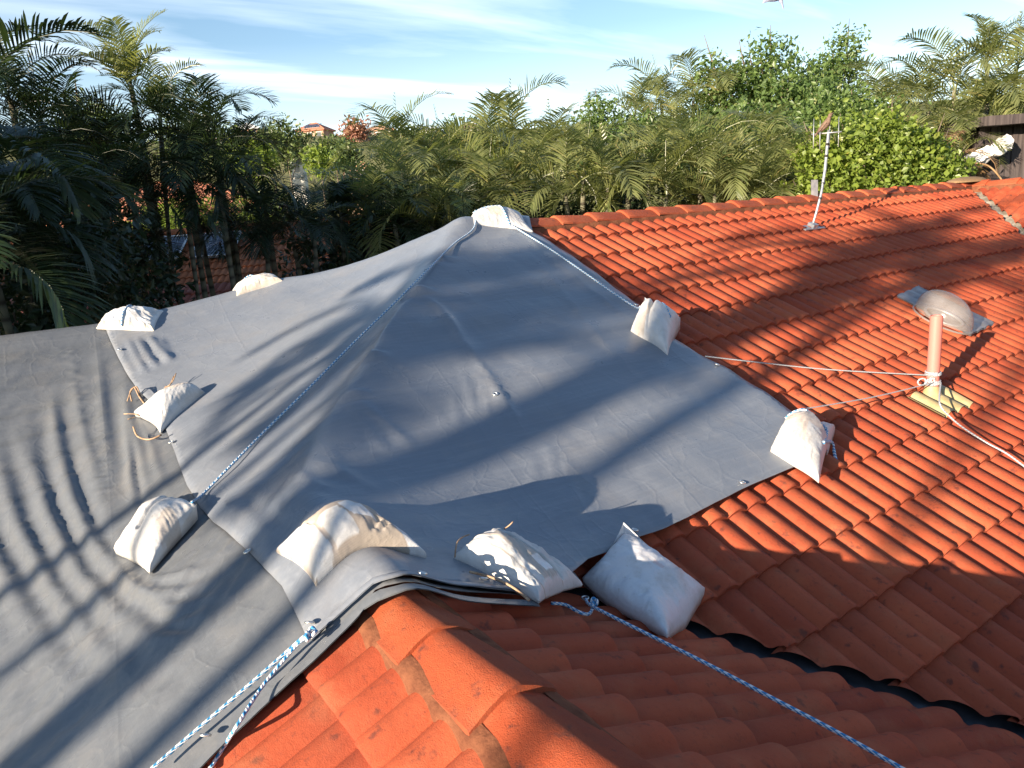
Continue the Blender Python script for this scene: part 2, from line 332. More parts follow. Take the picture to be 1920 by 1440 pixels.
# ------------------------------------------------------------------ the roof's planes
AL = R(24.066); T = math.tan(AL); CA, SA = math.cos(AL), math.sin(AL)
YR, ZR, XA = 5.619, -.233, 3.333          # main ridge, and where its left end stands
XW, ZW = .912, -1.313                     # near wing's ridge
YE, ZE, XE = 6.919, -.8136, 2.033         # left wing's ridge
XF_ = 11.9                                # right wing's ridge
G = .351                                  # tile gauge down the slope
def pA(x, y): return ZR+T*(y-YR)
def pAb(x, y): return ZR-T*(y-YR)
def pD(x, y): return ZW+T*(x-XW)
def pB(x, y): return ZW-T*(x-XW)
def pE(x, y): return ZE+T*(y-YE)
def pEb(x, y): return ZE-T*(y-YE)
def smin(a, b, k):
    h = np.clip(.5+.5*(b-a)/k, 0, 1); return b*(1-h)+a*h-k*h*(1-h)
def smax(a, b, k): return -smin(-a, -b, k)
def base(x, y, kr=.02, kv=.02):
    x = np.asarray(x, float); y = np.asarray(y, float)
    main = smin(smax(smin(pA(x, y), pAb(x, y), kr), pB(x, y), kv), pD(x, y), kr)
    left = smin(smin(pE(x, y), pEb(x, y), kr), 0*x+ZE+T*(XE+.9-x), kr)
    return smax(main, left, kv*1.6)
def ray(px, py): return (px-960)/FPX*CR-(py-720)/FPX*CU+CF
def at(px, py, d): return ray(px, py)*d
def hit(px, py, e=0., fn=None, t0=1., t1=16.):
    """the point of the roof a sight line from the eye meets"""
    r = ray(px, py); t = np.linspace(t0, t1, 1600); P = r[None]*t[:, None]
    s = P[:, 2]-((fn or base)(P[:, 0], P[:, 1])+e)
    k = np.where((s[:-1] > 0) & (s[1:] <= 0))[0]
    if len(k) == 0: k = np.array([np.argmin(np.abs(s))-0]); k = np.clip(k, 0, len(t)-2)
    k = k[0]; w = s[k]/(s[k]-s[k+1]+1e-12); w = min(max(w, 0), 1)
    return r*(t[k]*(1-w)+t[k+1]*w)

# ------------------------------------------------------------------ the house under repair
GZ = -5.7
house = thing('house', (4, 3, GZ), 'orange tiled hip roof house partly covered by grey tarpaulins and sandbags', 'house')
RIBH = .034
def rib(u):
    w = (u/.15) % 1.; d = np.abs(w-.5)/.43
    return RIBH*np.where(d < 1, np.power(np.clip(np.cos(d*math.pi/2), 0, 1), .58), 0.)
def lap(v): f = (v/G) % 1.; return .010+.026*f
def tileH(u, v): return rib(u)+lap(v)
def tile_slope(name, P0, du, dd, u0, u1, ncourse, clips, m, seed, step=.0125, parent=house, first=0):
    """P0: a ridge point; du: along the courses; dd: plan direction down the slope"""
    du = np.array([*du, 0.]); dd = np.array([dd[0]*CA, dd[1]*CA, -SA]); nn = np.cross(du, dd); nn = nn if nn[2] > 0 else -nn
    n = int((u1-u0)/step)+1; u = u0+np.arange(n)*step
    V = []; F = []; UV = []; off = 0
    ti = np.floor(u/.30)
    for c in range(first, ncourse):
        j1 = hash2(ti, ti*0+c, seed)-.5; j2 = hash2(ti, ti*0+c, seed+5)-.5
        h = rib(u)
        rows = [(c*G-.03, .006, 0), (c*G+.12, .018, .3), (c*G+.25, .027, .7), ((c+1)*G-.012, .036, 1), ((c+1)*G, .031, 1), ((c+1)*G+.001, .004, 0)]
        for k, (v_, e, w) in enumerate(rows):
            hh = h*(1 if k < 4 else (.94 if k == 4 else .9))+e+w*j1*.008
            vv = v_+(j2*.010 if k >= 3 else 0)+ (0 if k < 3 else .003*vn(u*40, u*0+c, seed+3))
            P = np.asarray(P0)[None]+du[None]*u[:, None]+dd[None]*np.broadcast_to(vv, u.shape)[:, None]+nn[None]*hh[:, None]
            V.append(P); UV.append(np.stack([u/.30+.001, np.full(n, c+.2+.1*k)], 1))
        F.append(grid_faces(6, n, off)); off += 6*n
    V = np.concatenate(V); F = np.concatenate(F); UV = np.concatenate(UV)
    # drop faces well outside the clip planes, then cut exactly
    for (cp, cn) in clips:
        s = (V[:, :2]-np.array(cp)[None])@np.array(cn); keep = (s[F] > 0).any(1); F = F[keep]
    used = np.unique(F); re = np.full(len(V), -1); re[used] = np.arange(len(used)); V = V[used]; UV = UV[used]; F = re[F]
    # normals up
    a, b_, c_ = V[F[0, 0]], V[F[0, 1]], V[F[0, 2]]
    if np.cross(b_-a, c_-b_)[2] < 0: F = F[:, ::-1]
    o = arr_mesh(name, V, F, m, parent, True, UV)
    bm = bmesh.new(); bm.from_mesh(o.data); off3 = np.array(parent.matrix_world.translation)
    for (cp, cn) in clips:
        bmesh.ops.bisect_plane(bm, geom=bm.verts[:]+bm.edges[:]+bm.faces[:], plane_co=(cp[0]-off3[0], cp[1]-off3[1], 0), plane_no=(cn[0], cn[1], 0), clear_inner=True)
    bm.to_mesh(o.data); bm.free()
    o.data.set_sharp_from_angle(angle=R(50))
    return o
q = math.sqrt(.5)
tile_slope('roof_slope', (0, YR, ZR), (1, 0), (0, -1), 1.05, XF_+.3, 22, [((0, YR-.148), (0, -1)), ((XA+.3, YR), (q, -q)), ((XW+.045, 3.2+.045), (q, q)), ((XF_-.07, YR), (-q, q))], M_TILE, 3)
tile_slope('roof_slope', (XW, 0, ZW), (0, 1), (1, 0), -2.2, 3.35, 14, [((XW+.148, 0), (1, 0)), ((XW-.0, 3.2-.005), (-q, -q))], M_TILE, 11)
tile_slope('roof_slope', (XW, 0, ZW), (0, 1), (-1, 0), -2.2, 2.6, 8, [((XW-.148, 0), (-1, 0))], M_TILE, 17)
tile_slope('roof_slope', (XF_, 0, ZR), (0, 1), (-1, 0), -2.2, YR+.1, 20, [((XF_+.07, YR-.0), (q, -q))], M_TILE, 23, .015)
def deck(name, pts, m, parent=house, th=.0): return arr_mesh(name, np.array(pts), [list(range(len(pts)))], m, parent, False)
ev = -3.35
def zd(p, fn, e=-.03): return (p[0], p[1], float(fn(p[0], p[1]))+e)
yA0 = YR+(ev-ZR)/T; xB0 = XW-(ev-ZW)/T
deck('roof_underlay', [zd(p, pA) for p in ((XA, YR), (XW, 3.2), (XW+3.9, -.7), (XF_-6.3, -.7), (XF_, YR))], M_VALLEY)
deck('roof_underlay', [zd(p, pB) for p in ((XW, 3.2), (XW, -2.3), (XW+5.1, -2.3), (XW+5.1, -1.9))], M_VALLEY)
deck('roof_underlay', [zd(p, pD) for p in ((XA, YR), (XW, 3.2), (XW, -2.3), (-2.8, -2.3), (-2.8, 2.1), (XE, YE))], M_VALLEY)
deck('roof_underlay', [zd(p, pE) for p in ((XE, YE), (-2.8, 2.1), (-9, 2.1), (-9, YE))], M_VALLEY)
deck('roof_underlay', [zd(p, pEb) for p in ((XE, YE), (-9, YE), (-9, 11.8), (XE-.1, 11.8))], M_VALLEY)
deck('roof_underlay', [zd(p, pAb) for p in ((XA, YR), (XF_, YR), (XF_+5, 10.6), (XE-1, 10.6), (XE, YE))], M_TILE)
deck('roof_underlay', [zd(p, lambda x, y: ZR-T*(x-XF_)) for p in ((XF_, YR), (XF_, -2.3), (XF_+5, -2.3), (XF_+5, 10.6))], M_TILE)
deck('roof_underlay', [zd(p, lambda x, y: ZR+T*(x-XF_)) for p in ((XF_, YR), (XF_, -2.3), (XF_-6.3, -2.3), (XF_-6.3, -.7))], M_VALLEY)
# valley gutters: a folded metal sheet along each valley
def valley(name, a, b, n1, n2, w, m):
    a, b = np.array(a), np.array(b); V = []; S = 14
    for i in range(S+1):
        c = a+(b-a)*i/S; wob = .01*math.sin(i*2.3)
        V += [c+np.array(n1)*w+(0, 0, .0), c+(0, 0, .0+wob*.3), c+np.array(n2)*w]
    F = []
    for i in range(S): F += [[3*i, 3*i+1, 3*i+4, 3*i+3], [3*i+1, 3*i+2, 3*i+5, 3*i+4]]
    return arr_mesh(name, np.array(V)+[0, 0, .004], F, m, house, False)
va = np.array([XW, 3.2, ZW]); vb = va+np.array([5, -5, -5*T])
valley('valley_gutter', va+np.array([.45, -.45, -.45*T]), vb, (0, 1, T), (-1, 0, T), .22, M_VALLEY)
vc = np.array([XF_, YR, ZR]); vd = vc+np.array([-6, -6, -6*T])
valley('valley_gutter', vc, vd, (0, 1, T*1.), (1, 0, T*1.), .2, M_VALLEY2)
# ridge cappings
PROF = [(-.138, -.082), (-.136, -.066), (-.075, -.026), (-.035, -.007), (-.015, -.001), (.015, -.001), (.035, -.007), (.075, -.026), (.136, -.066), (.138, -.082)]
def capping(name, start, d, n, zc, ex=.40, seed=1, lean=1):
    """d: unit plan direction in which each tile laps over the next"""
    d = np.array([*d, 0.]); s_ = np.array([-d[1], d[0], 0.]); V = []; F = []; UV = []; rnd = random.Random(seed)
    for i in range(n):
        o = np.array(start)+d*ex*i; jz = rnd.uniform(-.004, .004); ja = rnd.uniform(-.012, .012)
        rows = [(-.03, -.016, 1), (.10, -.008, 1), (.30, .004, 1.02), (ex-.005, .010, 1.035), (ex+.006, .004, 1.02), (ex+.007, -.020, .99)]
        b0 = len(V)
        for (l, e, w) in rows:
            for (a, z) in PROF:
                V.append(o+d*l+s_*(a*w+ja*l)+np.array([0, 0, z+e+jz+zc])); UV.append((i*3+.5, a*2+7.5))
        k = len(PROF)
        for r_ in range(len(rows)-1):
            for c in range(k-1): F.append([b0+r_*k+c, b0+r_*k+c+1, b0+(r_+1)*k+c+1, b0+(r_+1)*k+c])
    F = np.array(F)
    a, b_, c_ = (np.array(V[j]) for j in F[3][:3])
    if np.cross(b_-a, c_-b_)[2] < 0: F = F[:, ::-1]
    o = arr_mesh(name, np.array(V), F, M_CAP, house, True, UV); o.data.set_sharp_from_angle(angle=R(35))
    return o
capping('ridge_capping', (XW, 2.81-.12, 0), (0, -1), 12, ZW+.07, seed=2)
capping('ridge_capping', (XF_+.1, YR, 0), (-1, 0), 21, ZR+.095, ex=.405, seed=5)
capping('ridge_capping', (XF_, YR+.1, 0), (0, -1), 19, ZR+.095, ex=.405, seed=8)
def bedding(name, a, b, s_, zc):
    a, b, s_ = np.array([*a, 0.]), np.array([*b, 0.]), np.array([*s_, 0.]); n = int(np.linalg.norm(b-a)/.03); V = []
    for i in range(n+1):
        c = a+(b-a)*i/n; j = .010*float(vn(i*.37, 0, 3)); c = c+[0, 0, zc]
        for sg in (-1, 1):
            V += [c+s_*sg*.10+(0, 0, .02), c+s_*sg*(.130+j)+(0, 0, .010), c+s_*sg*(.152+j)+(0, 0, -.006), c+s_*sg*(.163+j)+(0, 0, -.09)]
    F = []
    for i in range(n):
        for o_ in (0, 4):
            for c in range(3):
                f = [8*i+o_+c, 8*i+o_+c+1, 8*(i+1)+o_+c+1, 8*(i+1)+o_+c]; F.append(f if o_ == 4 else f[::-1])
    return arr_mesh(name, np.array(V), F, M_MORTAR, house, True)
bedding('mortar_bedding', (XW, -2.2), (XW, 2.68), (1, 0), ZW)
bedding('mortar_bedding', (XA+.3, YR), (XF_, YR), (0, 1), ZR+.01)
bedding('mortar_bedding', (XF_, -2.2), (XF_, YR), (1, 0), ZR+.01)
# walls
mb = MB()
for (x0, x1, y0, y1) in ((-8.6, 15.6, 2.4, 10.3), (-1.9, 4.6, -2.0, 2.4), (7.2, 15.6, -2.0, 2.4)):
    mb.box(((x0+x1)/2, (y0+y1)/2, (GZ+ev-.0)/2), (x1-x0, y1-y0, ev-GZ))
mb.build('wall', M_WALLB, house)

# ------------------------------------------------------------------ tarpaulins
def seg_dist(x, y, P, closed=False):
    """distance to a polyline and the position along it 0..1"""
    best = np.full(x.shape, 1e9); pos = np.zeros(x.shape); tot = 0; Ls = []
    P = [np.array(p[:2]) for p in P]
    for a, b in zip(P[:-1], P[1:]): Ls.append(np.linalg.norm(b-a))
    S = sum(Ls); acc = 0
    side = np.zeros(x.shape)
    for (a, b), l in zip(zip(P[:-1], P[1:]), Ls):
        e = (b-a)/max(l, 1e-9); dx, dy = x-a[0], y-a[1]; tt = np.clip(dx*e[0]+dy*e[1], 0, l)
        d = np.hypot(dx-tt*e[0], dy-tt*e[1]); m_ = d < best
        best = np.where(m_, d, best); pos = np.where(m_, (acc+tt)/S, pos); side = np.where(m_, np.sign(dx*e[1]-dy*e[0]), side); acc += l
    return best, pos, side
def tarp_base(x, y):
    z = base(x, y, .10, .42)+.100
    # the ridge tiles under the sheet
    d, p, s = seg_dist(x, y, [(XW, -1), (XW, 3.2), (XA, YR), (XA+3, YR)])
    z = z+.038*np.exp(-(d/.13)**2)
    d, p, s = seg_dist(x, y, [(XA, YR), (XE, YE), (-8, YE)])
    z = z+.030*np.exp(-(d/.13)**2)
    return z
FOLDS = []
def fold(px, w, a, sharp=1., plan=None):
    P = [hit(*p, .09) for p in px] if plan is None else plan
    FOLDS.append((P, w, a, sharp))
# knuckles along the hip where the cap tiles push the sheet up, and the creases falling from them
for (kx, ky) in ((782, 563), (662, 762), (702, 690), (832, 497)):
    fold([(kx-3, ky-2), (kx+4, ky+5)], .095, .050 if ky in (563, 762) else .026)
for px in ([(662, 762), (625, 812), (600, 845)], [(662, 765), (700, 830), (730, 880)], [(662, 765), (668, 830), (672, 862)], [(782, 565), (740, 622), (700, 672)],
           [(782, 565), (826, 588), (850, 622), (870, 650)], [(600, 850), (640, 905), (668, 958)], [(570, 880), (612, 920), (640, 955)], [(600, 848), (560, 880), (520, 915)]):
    fold(px, .035, .012)
for px in ([(700, 690), (760, 700)], [(662, 764), (760, 830), (800, 860)], [(662, 764), (720, 800), (770, 850)]): fold(px, .03, .006)
for px, w, a in (([(782, 563), (826, 588), (872, 655), (930, 735), (976, 806)], .045, .022), ([(782, 563), (738, 622), (702, 688), (664, 760)], .06, .030), ([(832, 497), (806, 530), (784, 562)], .06, .022), ([(662, 762), (590, 832), (500, 900), (405, 958)], .05, .024),
                 ([(662, 762), (735, 818), (800, 880)], .04, .014), ([(640, 770), (560, 800), (500, 850)], .03, .008), ([(700, 690), (800, 760), (860, 830)], .03, .008), ([(900, 700), (960, 640), (1040, 590)], .03, .005), ([(1010, 470), (1100, 545), (1190, 610), (1290, 690)], .03, .010), ([(985, 470), (1060, 560), (1140, 660), (1240, 760)], .025, .006)):
    fold(px, w, a, 'crease')
# creases near the sandbag on the ridge
for px, a in (([(410, 945), (470, 985), (530, 1035)], .022), ([(540, 915), (590, 945), (640, 975)], .020), ([(462, 925), (520, 965), (560, 1000)], .016), ([(600, 890), (640, 925), (690, 965)], .014), ([(395, 960), (450, 1005), (525, 1060), (570, 1095)], .014), ([(660, 925), (700, 960)], .010)):
    fold(px, .028, a)
# wrinkles in the middle of the main slope
for k, px in enumerate(([(872, 700), (885, 760), (893, 800)], [(890, 700), (915, 765), (925, 815)], [(905, 715), (945, 785), (962, 815)], [(850, 740), (858, 790), (866, 830)], [(925, 735), (958, 775), (975, 806)], [(1030, 850), (1040, 900)], [(1060, 860), (1075, 920), (1080, 960)], [(1090, 890), (1110, 940)], [(1005, 890), (1000, 930)])):
    fold(px, .022, .009 if k < 5 else .006)
fold([(870, 695), (930, 740), (975, 806)], .008, .006)
# gathers below the two left-hand bags
for px, a, w in (([(238, 640), (262, 700), (285, 745)], .030, .026), ([(256, 642), (283, 700), (305, 735)], .034, .026), ([(278, 640), (300, 680), (328, 728)], .034, .024), ([(222, 650), (240, 700), (262, 742)], .022, .024), ([(300, 650), (318, 690), (332, 726)], .02, .022)):
    fold(px, w, a)
# long drapes on the left sheet, where it bridges the valley
LEFT = []
_l = [([(205, 640), (214, 720), (226, 830), (230, 940), (226, 1040)], -.016, .06), ([(238, 700), (250, 800), (268, 870), (296, 950)], .026, .030), ([(238, 760), (250, 880), (262, 985)], .026, .022), ([(268, 790), (300, 880), (328, 945)], .022, .026), ([(256, 850), (270, 930), (282, 1000)], -.018, .016),
      ([(185, 660), (200, 790), (214, 900), (222, 1010)], .028, .040), ([(150, 780), (175, 880), (205, 980), (232, 1050)], .022, .032), ([(132, 830), (155, 930), (192, 1010), (235, 1075)], -.026, .036), ([(112, 850), (140, 960), (185, 1040), (250, 1105), (340, 1140)], .036, .038),
      ([(88, 870), (118, 985), (170, 1070), (245, 1135), (340, 1180)], -.034, .042), ([(62, 880), (98, 1000), (150, 1090), (230, 1165), (330, 1220)], .036, .045), ([(34, 890), (72, 1015), (125, 1105), (205, 1190), (300, 1255)], -.032, .048), ([(5, 900), (45, 1030), (100, 1120), (180, 1210), (270, 1290)], .036, .045),
      ([(-30, 890), (12, 1030), (70, 1130), (150, 1235), (230, 1320)], -.030, .05), ([(-70, 900), (-25, 1040), (35, 1150), (110, 1260)], .034, .05), ([(-120, 920), (-70, 1050), (0, 1170)], -.03, .05), ([(20, 780), (40, 860), (60, 930)], .010, .04), ([(95, 740), (110, 830), (130, 900)], .012, .035),
      ([(215, 1070), (260, 1115), (350, 1150)], .024, .028), ([(240, 1100), (300, 1160), (380, 1190)], -.016, .03)]
for k in range(9):
    _l.append(([(262+3*k, 1088+14*k), (335+2*k, 1082+14*k), (425-2*k, 1056+14*k)], (.014-.001*k)*(1 if k % 2 == 0 else -.7), .016))
for k in range(6):
    _l.append(([(100+30*k, 1230-8*k), (150+30*k, 1200-8*k), (190+30*k, 1190-8*k)], .006*(1 if k % 2 else -1), .03))
_l = [(([(p[0][0]-22, p[0][1]-150)] if 5 <= k < 16 else [])+p+([(p[-1][0]+110, p[-1][1]+60)] if 7 <= k < 16 else []), a*(.72 if 5 <= k < 16 else 1), w) for k, (p, a, w) in enumerate(_l)]
for px, a, w in _l: LEFT.append(([hit(*p, .09) for p in px], w, a, 'long'))
def relief(x, y, folds):
    z = np.zeros_like(x)
    for P, w, a, sh in folds:
        lo = np.min([p[:2] for p in P], 0)-3*w; hi = np.max([p[:2] for p in P], 0)+3*w
        m_ = (x > lo[0]) & (x < hi[0]) & (y > lo[1]) & (y < hi[1])
        if not m_.any(): continue
        d, p, s = seg_dist(x[m_], y[m_], P)
        ta = np.clip(np.minimum(p, 1-p)*(2.2 if sh == 'long' else 4), 0, 1) if len(P) > 2 or w > .05 else 1.; d = d/(.75+.5*p) if sh == 'long' else d
        end = ta*ta*(3-2*ta) if not np.isscalar(ta) else 1.
        z[m_] += a*(np.exp(-(d/w)) if sh == 'crease' else np.exp(-(d/w)**2))*end
    return z
def tarp_z1(x, y):
    xw = x+.03*fbm(x*1.5, y*1.5, 41, 2)+.003*vn(x*9, y*9, 43); yw = y+.03*fbm(x*1.9+9, y*1.9, 42, 3)
    z = tarp_base(x, y)+.72*relief(xw, yw, LEFT)
    z = z+.012*fbm(x*1.5, y*1.5, 15)+.004*fbm((x+y)*3, (y-x)*12, 16)*sst(1.2, .2, x)
    z = z+.006*np.sin(2*math.pi*(YE-y)/CA/G)*(pE(x, y) > pD(x, y))
    # tight crosswise ripples where the sheet is gathered round the bag
    c = hit(330, 1100, .09); r2 = (x-c[0])**2/.9+(y-c[1])**2/.5
    z = z+.010*np.exp(-r2*1.3)*fbm(x*5+y*5, (y-x)*26, 25, 3)
    cc = hit(120, 1250, .09); r2 = (x-cc[0])**2+(y-cc[1])**2
    z = z+.006*np.exp(-r2*.6)*fbm((x+y)*9, (y-x)*9, 29, 3)
    # crinkled welded seam running down the left sheet
    d, p, s = seg_dist(x, y, [hit(q_[0], q_[1], .09) for q_ in ((125, 655), (160, 760), (190, 860), (205, 960))])
    z = z+np.exp(-(d/.045)**2)*.012*vn(x*18, y*42, 31)
    # rib texture on the lower left slope
    z = z+.003*np.sin(2*math.pi*y/.15)*sst(.6, -.4, x)
    return z
def tarp_z2(x, y):
    z = tarp_base(x, y)+relief(x, y, FOLDS)+.020
    z = z+.010*fbm(x*1.7, y*1.7, 5)+.004*fbm(x*9+y*2, y*3, 9)
    # light tile pattern telegraphing through
    z = z+.004*np.sin(2*math.pi*(YR-y)/CA/G)*(pA(x, y) < pD(x, y))
    w = sst(2.3, 1.7, x)*sst(2.2, 2.7, y)
    z1 = tarp_z1(x, y)+.020
    return z*(1-w)+smax(z, z1, .02)*w
def sheet(name, poly, zf, m, step=.03, th=0.003):
    """a cloth filling a plan outline; its edge is a real hem with thickness"""
    P = []
    for a, b in zip(poly, poly[1:]+poly[:1]):
        a, b = np.array(a[:2]), np.array(b[:2]); n = max(1, int(np.linalg.norm(b-a)/.03))
        P += [a+(b-a)*i/n for i in range(n)]
    P = np.array(P); nb = len(P); lo, hi = P.min(0), P.max(0)
    gx, gy = np.meshgrid(np.arange(lo[0], hi[0], step), np.arange(lo[1], hi[1], step*.87), indexing='ij'); gx = gx+(np.arange(gx.shape[1]) % 2)[None]*step/2
    gx, gy = gx.ravel(), gy.ravel()
    ins = np.zeros(len(gx), bool); x1, y1 = P[:, 0], P[:, 1]; x2, y2 = np.roll(x1, -1), np.roll(y1, -1); dm = np.full(len(gx), 1e9)
    for k in range(nb):
        c = (y1[k] > gy) != (y2[k] > gy)
        if c.any():
            xi = (x2[k]-x1[k])*(gy-y1[k])/(y2[k]-y1[k]+1e-12)+x1[k]; ins ^= c & (gx < xi)
        dm = np.minimum(dm, np.hypot(gx-x1[k], gy-y1[k]))
    ok = ins & (dm > step*.7)
    pts = [Vector(p) for p in P]+[Vector((a, b)) for a, b in zip(gx[ok], gy[ok])]
    vo, eo, fo, _, _, _ = delaunay_2d_cdt(pts, [(i, (i+1) % nb) for i in range(nb)], [list(range(nb))], 2, 1e-5)
    X = np.array([v_.x for v_ in vo]); Y = np.array([v_.y for v_ in vo]); Z = zf(X, Y)
    d = np.full(len(X), 1e9)
    for k in range(0, nb): d = np.minimum(d, np.hypot(X-x1[k], Y-y1[k]))
    Z = Z-(.011+.008*vn(X*6, Y*6, 77))*np.exp(-(d/.05)**2)          # the hem hangs a little
    F = np.array([list(f) for f in fo if len(f) == 3])
    V = np.stack([X, Y, Z], 1)
    a, b_, c_ = V[F[:, 0]], V[F[:, 1]], V[F[:, 2]]; up = np.cross(b_-a, c_-a)[:, 2] > 0; F[~up] = F[~up][:, ::-1]
    # underside + rim
    n = len(V); V2 = V-[0, 0, th]
    key = {}
    for f in F:
        for i in range(3):
            e = (f[i], f[(i+1) % 3]); key[e] = key.get(e, 0)+1
    rim = [[b2, a2, a2+n, b2+n] for (a2, b2) in key if (b2, a2) not in key]
    faces = F.tolist()+(F[:, ::-1]+n).tolist()+rim
    o = arr_mesh(name, np.concatenate([V, V2]), faces, m, None, True)
    return o
def pl(*px, e=.09): return [tuple(hit(a, b, e)[:2]) for a, b in px]
# upper sheet: over the hip end and down the main slope
right = pl((1000, 440), (1030, 456), (1090, 497), (1150, 540), (1196, 574), (1245, 628), (1310, 668), (1370, 700), (1430, 738), (1500, 787), (1545, 812))
bottom = pl((1552, 850), (1490, 881), (1432, 905), (1392, 922), (1342, 948), (1296, 973), (1252, 998), (1200, 1022), (1150, 1062), (1105, 1090), (1075, 1112))
hem = pl(*[(1010, 1112), (930, 1100), (850, 1086), (790, 1080), (735, 1078), (690, 1092), (640, 1128), (600, 1170), (585, 1186), (572, 1180), (548, 1128)], e=.13)
lft = pl((530, 1108), (455, 1030), (400, 985), (378, 962), (366, 940), (352, 918), (330, 862), (305, 806), (262, 762), (238, 715), (212, 655), (196, 614))
far = [(lft[-1][0]-.02, YE+.1), (lft[-1][0]+.05, YE+.55), (XE+.25, YE+.6), (XA+.15, YR+.75), (XA+.75, YR+.5), (XA+.68, YR-.02)]
tarp_up = sheet('tarpaulin', right+bottom+hem+lft+far, tarp_z2, M_TARP)
tag(tarp_up, 'smooth grey tarpaulin spread over the roof peak and down to the orange tiles', 'tarpaulin')
# lower left sheet, partly under the first
edge1 = pl((1090, 1118), (1000, 1124), (920, 1116), (830, 1106), (742, 1102), (705, 1118), (668, 1160), (600, 1220), (520, 1290), (440, 1362), (365, 1433), (240, 1560), (140, 1650))
far1 = [(-1.9, -.4), (-3.0, 0), (-3.2, 3), (-3.2, YE+.5), (lft[-1][0]+.22, YE+.4)]+[(a+.22, b+.02) for a, b in lft[::-1][:-2]]+[(1.05, 3.1), (1.4, 2.95), (1.9, 2.75)]
UPOLY = right+bottom+hem+lft+far
def inside(x, y, P):
    r = np.zeros(x.shape, bool)
    for (a, b), (c, d) in zip(P, P[1:]+P[:1]):
        m_ = (b > y) != (d > y); xi = (c-a)*(y-b)/((d-b) if abs(d-b) > 1e-12 else 1e-12)+a; r ^= m_ & (x < xi)
    return r
def tarp_z1m(x, y):
    d, p, sd = seg_dist(x, y, UPOLY+UPOLY[:1]); return tarp_z1(x, y)-.035*inside(x, y, UPOLY)*sst(.0, .08, d)
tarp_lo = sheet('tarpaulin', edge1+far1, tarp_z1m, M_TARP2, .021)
tag(tarp_lo, 'wrinkled darker grey tarpaulin covering the left slopes and the valley, tucked under the other sheet', 'tarpaulin')
# folded hem bands at the near edge
def ribbon(name, px, w, lift, parent, m, fn=tarp_z1, side=1):
    P = [hit(a, b, .13) for a, b in px]; Q = []
    for a, b in zip(P[:-1], P[1:]):
        n = max(1, int(np.linalg.norm(b-a)/.03)); Q += [a+(b-a)*i/n for i in range(n)]
    Q.append(P[-1]); Q = np.array(Q)[:, :2]; tg = np.gradient(Q, axis=0); tg /= np.linalg.norm(tg, axis=1)[:, None]; nr = np.stack([-tg[:, 1], tg[:, 0]], 1)*side
    V = []; k = len(Q); cs = [0, .3, .7, 1]
    for i in range(k):
        for j, c in enumerate(cs):
            p = Q[i]+nr[i]*w*(c-.0)*(1+.25*float(vn(i*.12, 1, 4))); V.append((p[0], p[1], float(fn(p[0:1], p[1:2])[0])+lift*(.4+.6*math.sin(math.pi*min(c+.15, 1)))+.006*float(vn(i*.2, j, 8))))
    V = np.array(V); F = grid_faces(k, 4)
    a, b_, c_ = V[F[0, 0]], V[F[0, 1]], V[F[0, 2]]
    if np.cross(b_-a, c_-a)[2] < 0: F = F[:, ::-1]
    n = len(V); rim = []
    return arr_mesh(name, np.concatenate([V, V-[0, 0, .004]]), F.tolist()+(F[:, ::-1]+n).tolist(), m, parent, True)
ribbon('hem', [(1000, 1119), (900, 1108), (815, 1098), (738, 1095), (712, 1104), (676, 1120), (610, 1180), (540, 1245), (470, 1310), (400, 1375), (330, 1440)], .045, .004, tarp_lo, M_TARP2, side=1)
ribbon('hem', [(985, 1108), (890, 1094), (805, 1084), (735, 1080), (700, 1092), (645, 1130), (592, 1172)], .024, .008, tarp_up, M_TARP, tarp_z2, side=1)
def eyelet(px, parent, fn, e=.004):
    p = hit(*px, .09); z = float(fn(np.array([p[0]]), np.array([p[1]]))[0])+e
    eps = .02; g = np.array([float(fn(np.array([p[0]+eps]), np.array([p[1]]))[0])-z, float(fn(np.array([p[0]]), np.array([p[1]+eps]))[0])-z])/eps
    nrm = np.array([-g[0], -g[1], 1]); nrm[:2] = np.clip(nrm[:2], -.5, .5); nrm /= np.linalg.norm(nrm); a = np.cross(nrm, [0, 1, 0]); a /= np.linalg.norm(a); b = np.cross(nrm, a)
    mb = MB(); mb.tube([np.array([p[0], p[1], z])+.014*(math.cos(t_)*a+math.sin(t_)*b) for t_ in np.linspace(0, 2*math.pi, 17)], .0045, 6, False)
    return mb.build('eyelet', M_EYE, parent, True)
for px in ((1193, 577), (1345, 694), (1392, 914), (1191, 1014), (930, 754), (466, 1050), (228, 674), (325, 852), (795, 1100)): eyelet(px, tarp_up, tarp_z2)
for px in ((389, 1398), (910, 1110), (584, 1188)): eyelet(px, tarp_lo, tarp_z1, .03)

def surf(x, y):
    """top of whatever covers the roof"""
    x = np.asarray(x, float); y = np.asarray(y, float)
    return np.maximum(tarp_z1(x, y), tarp_z2(x, y)-.004)

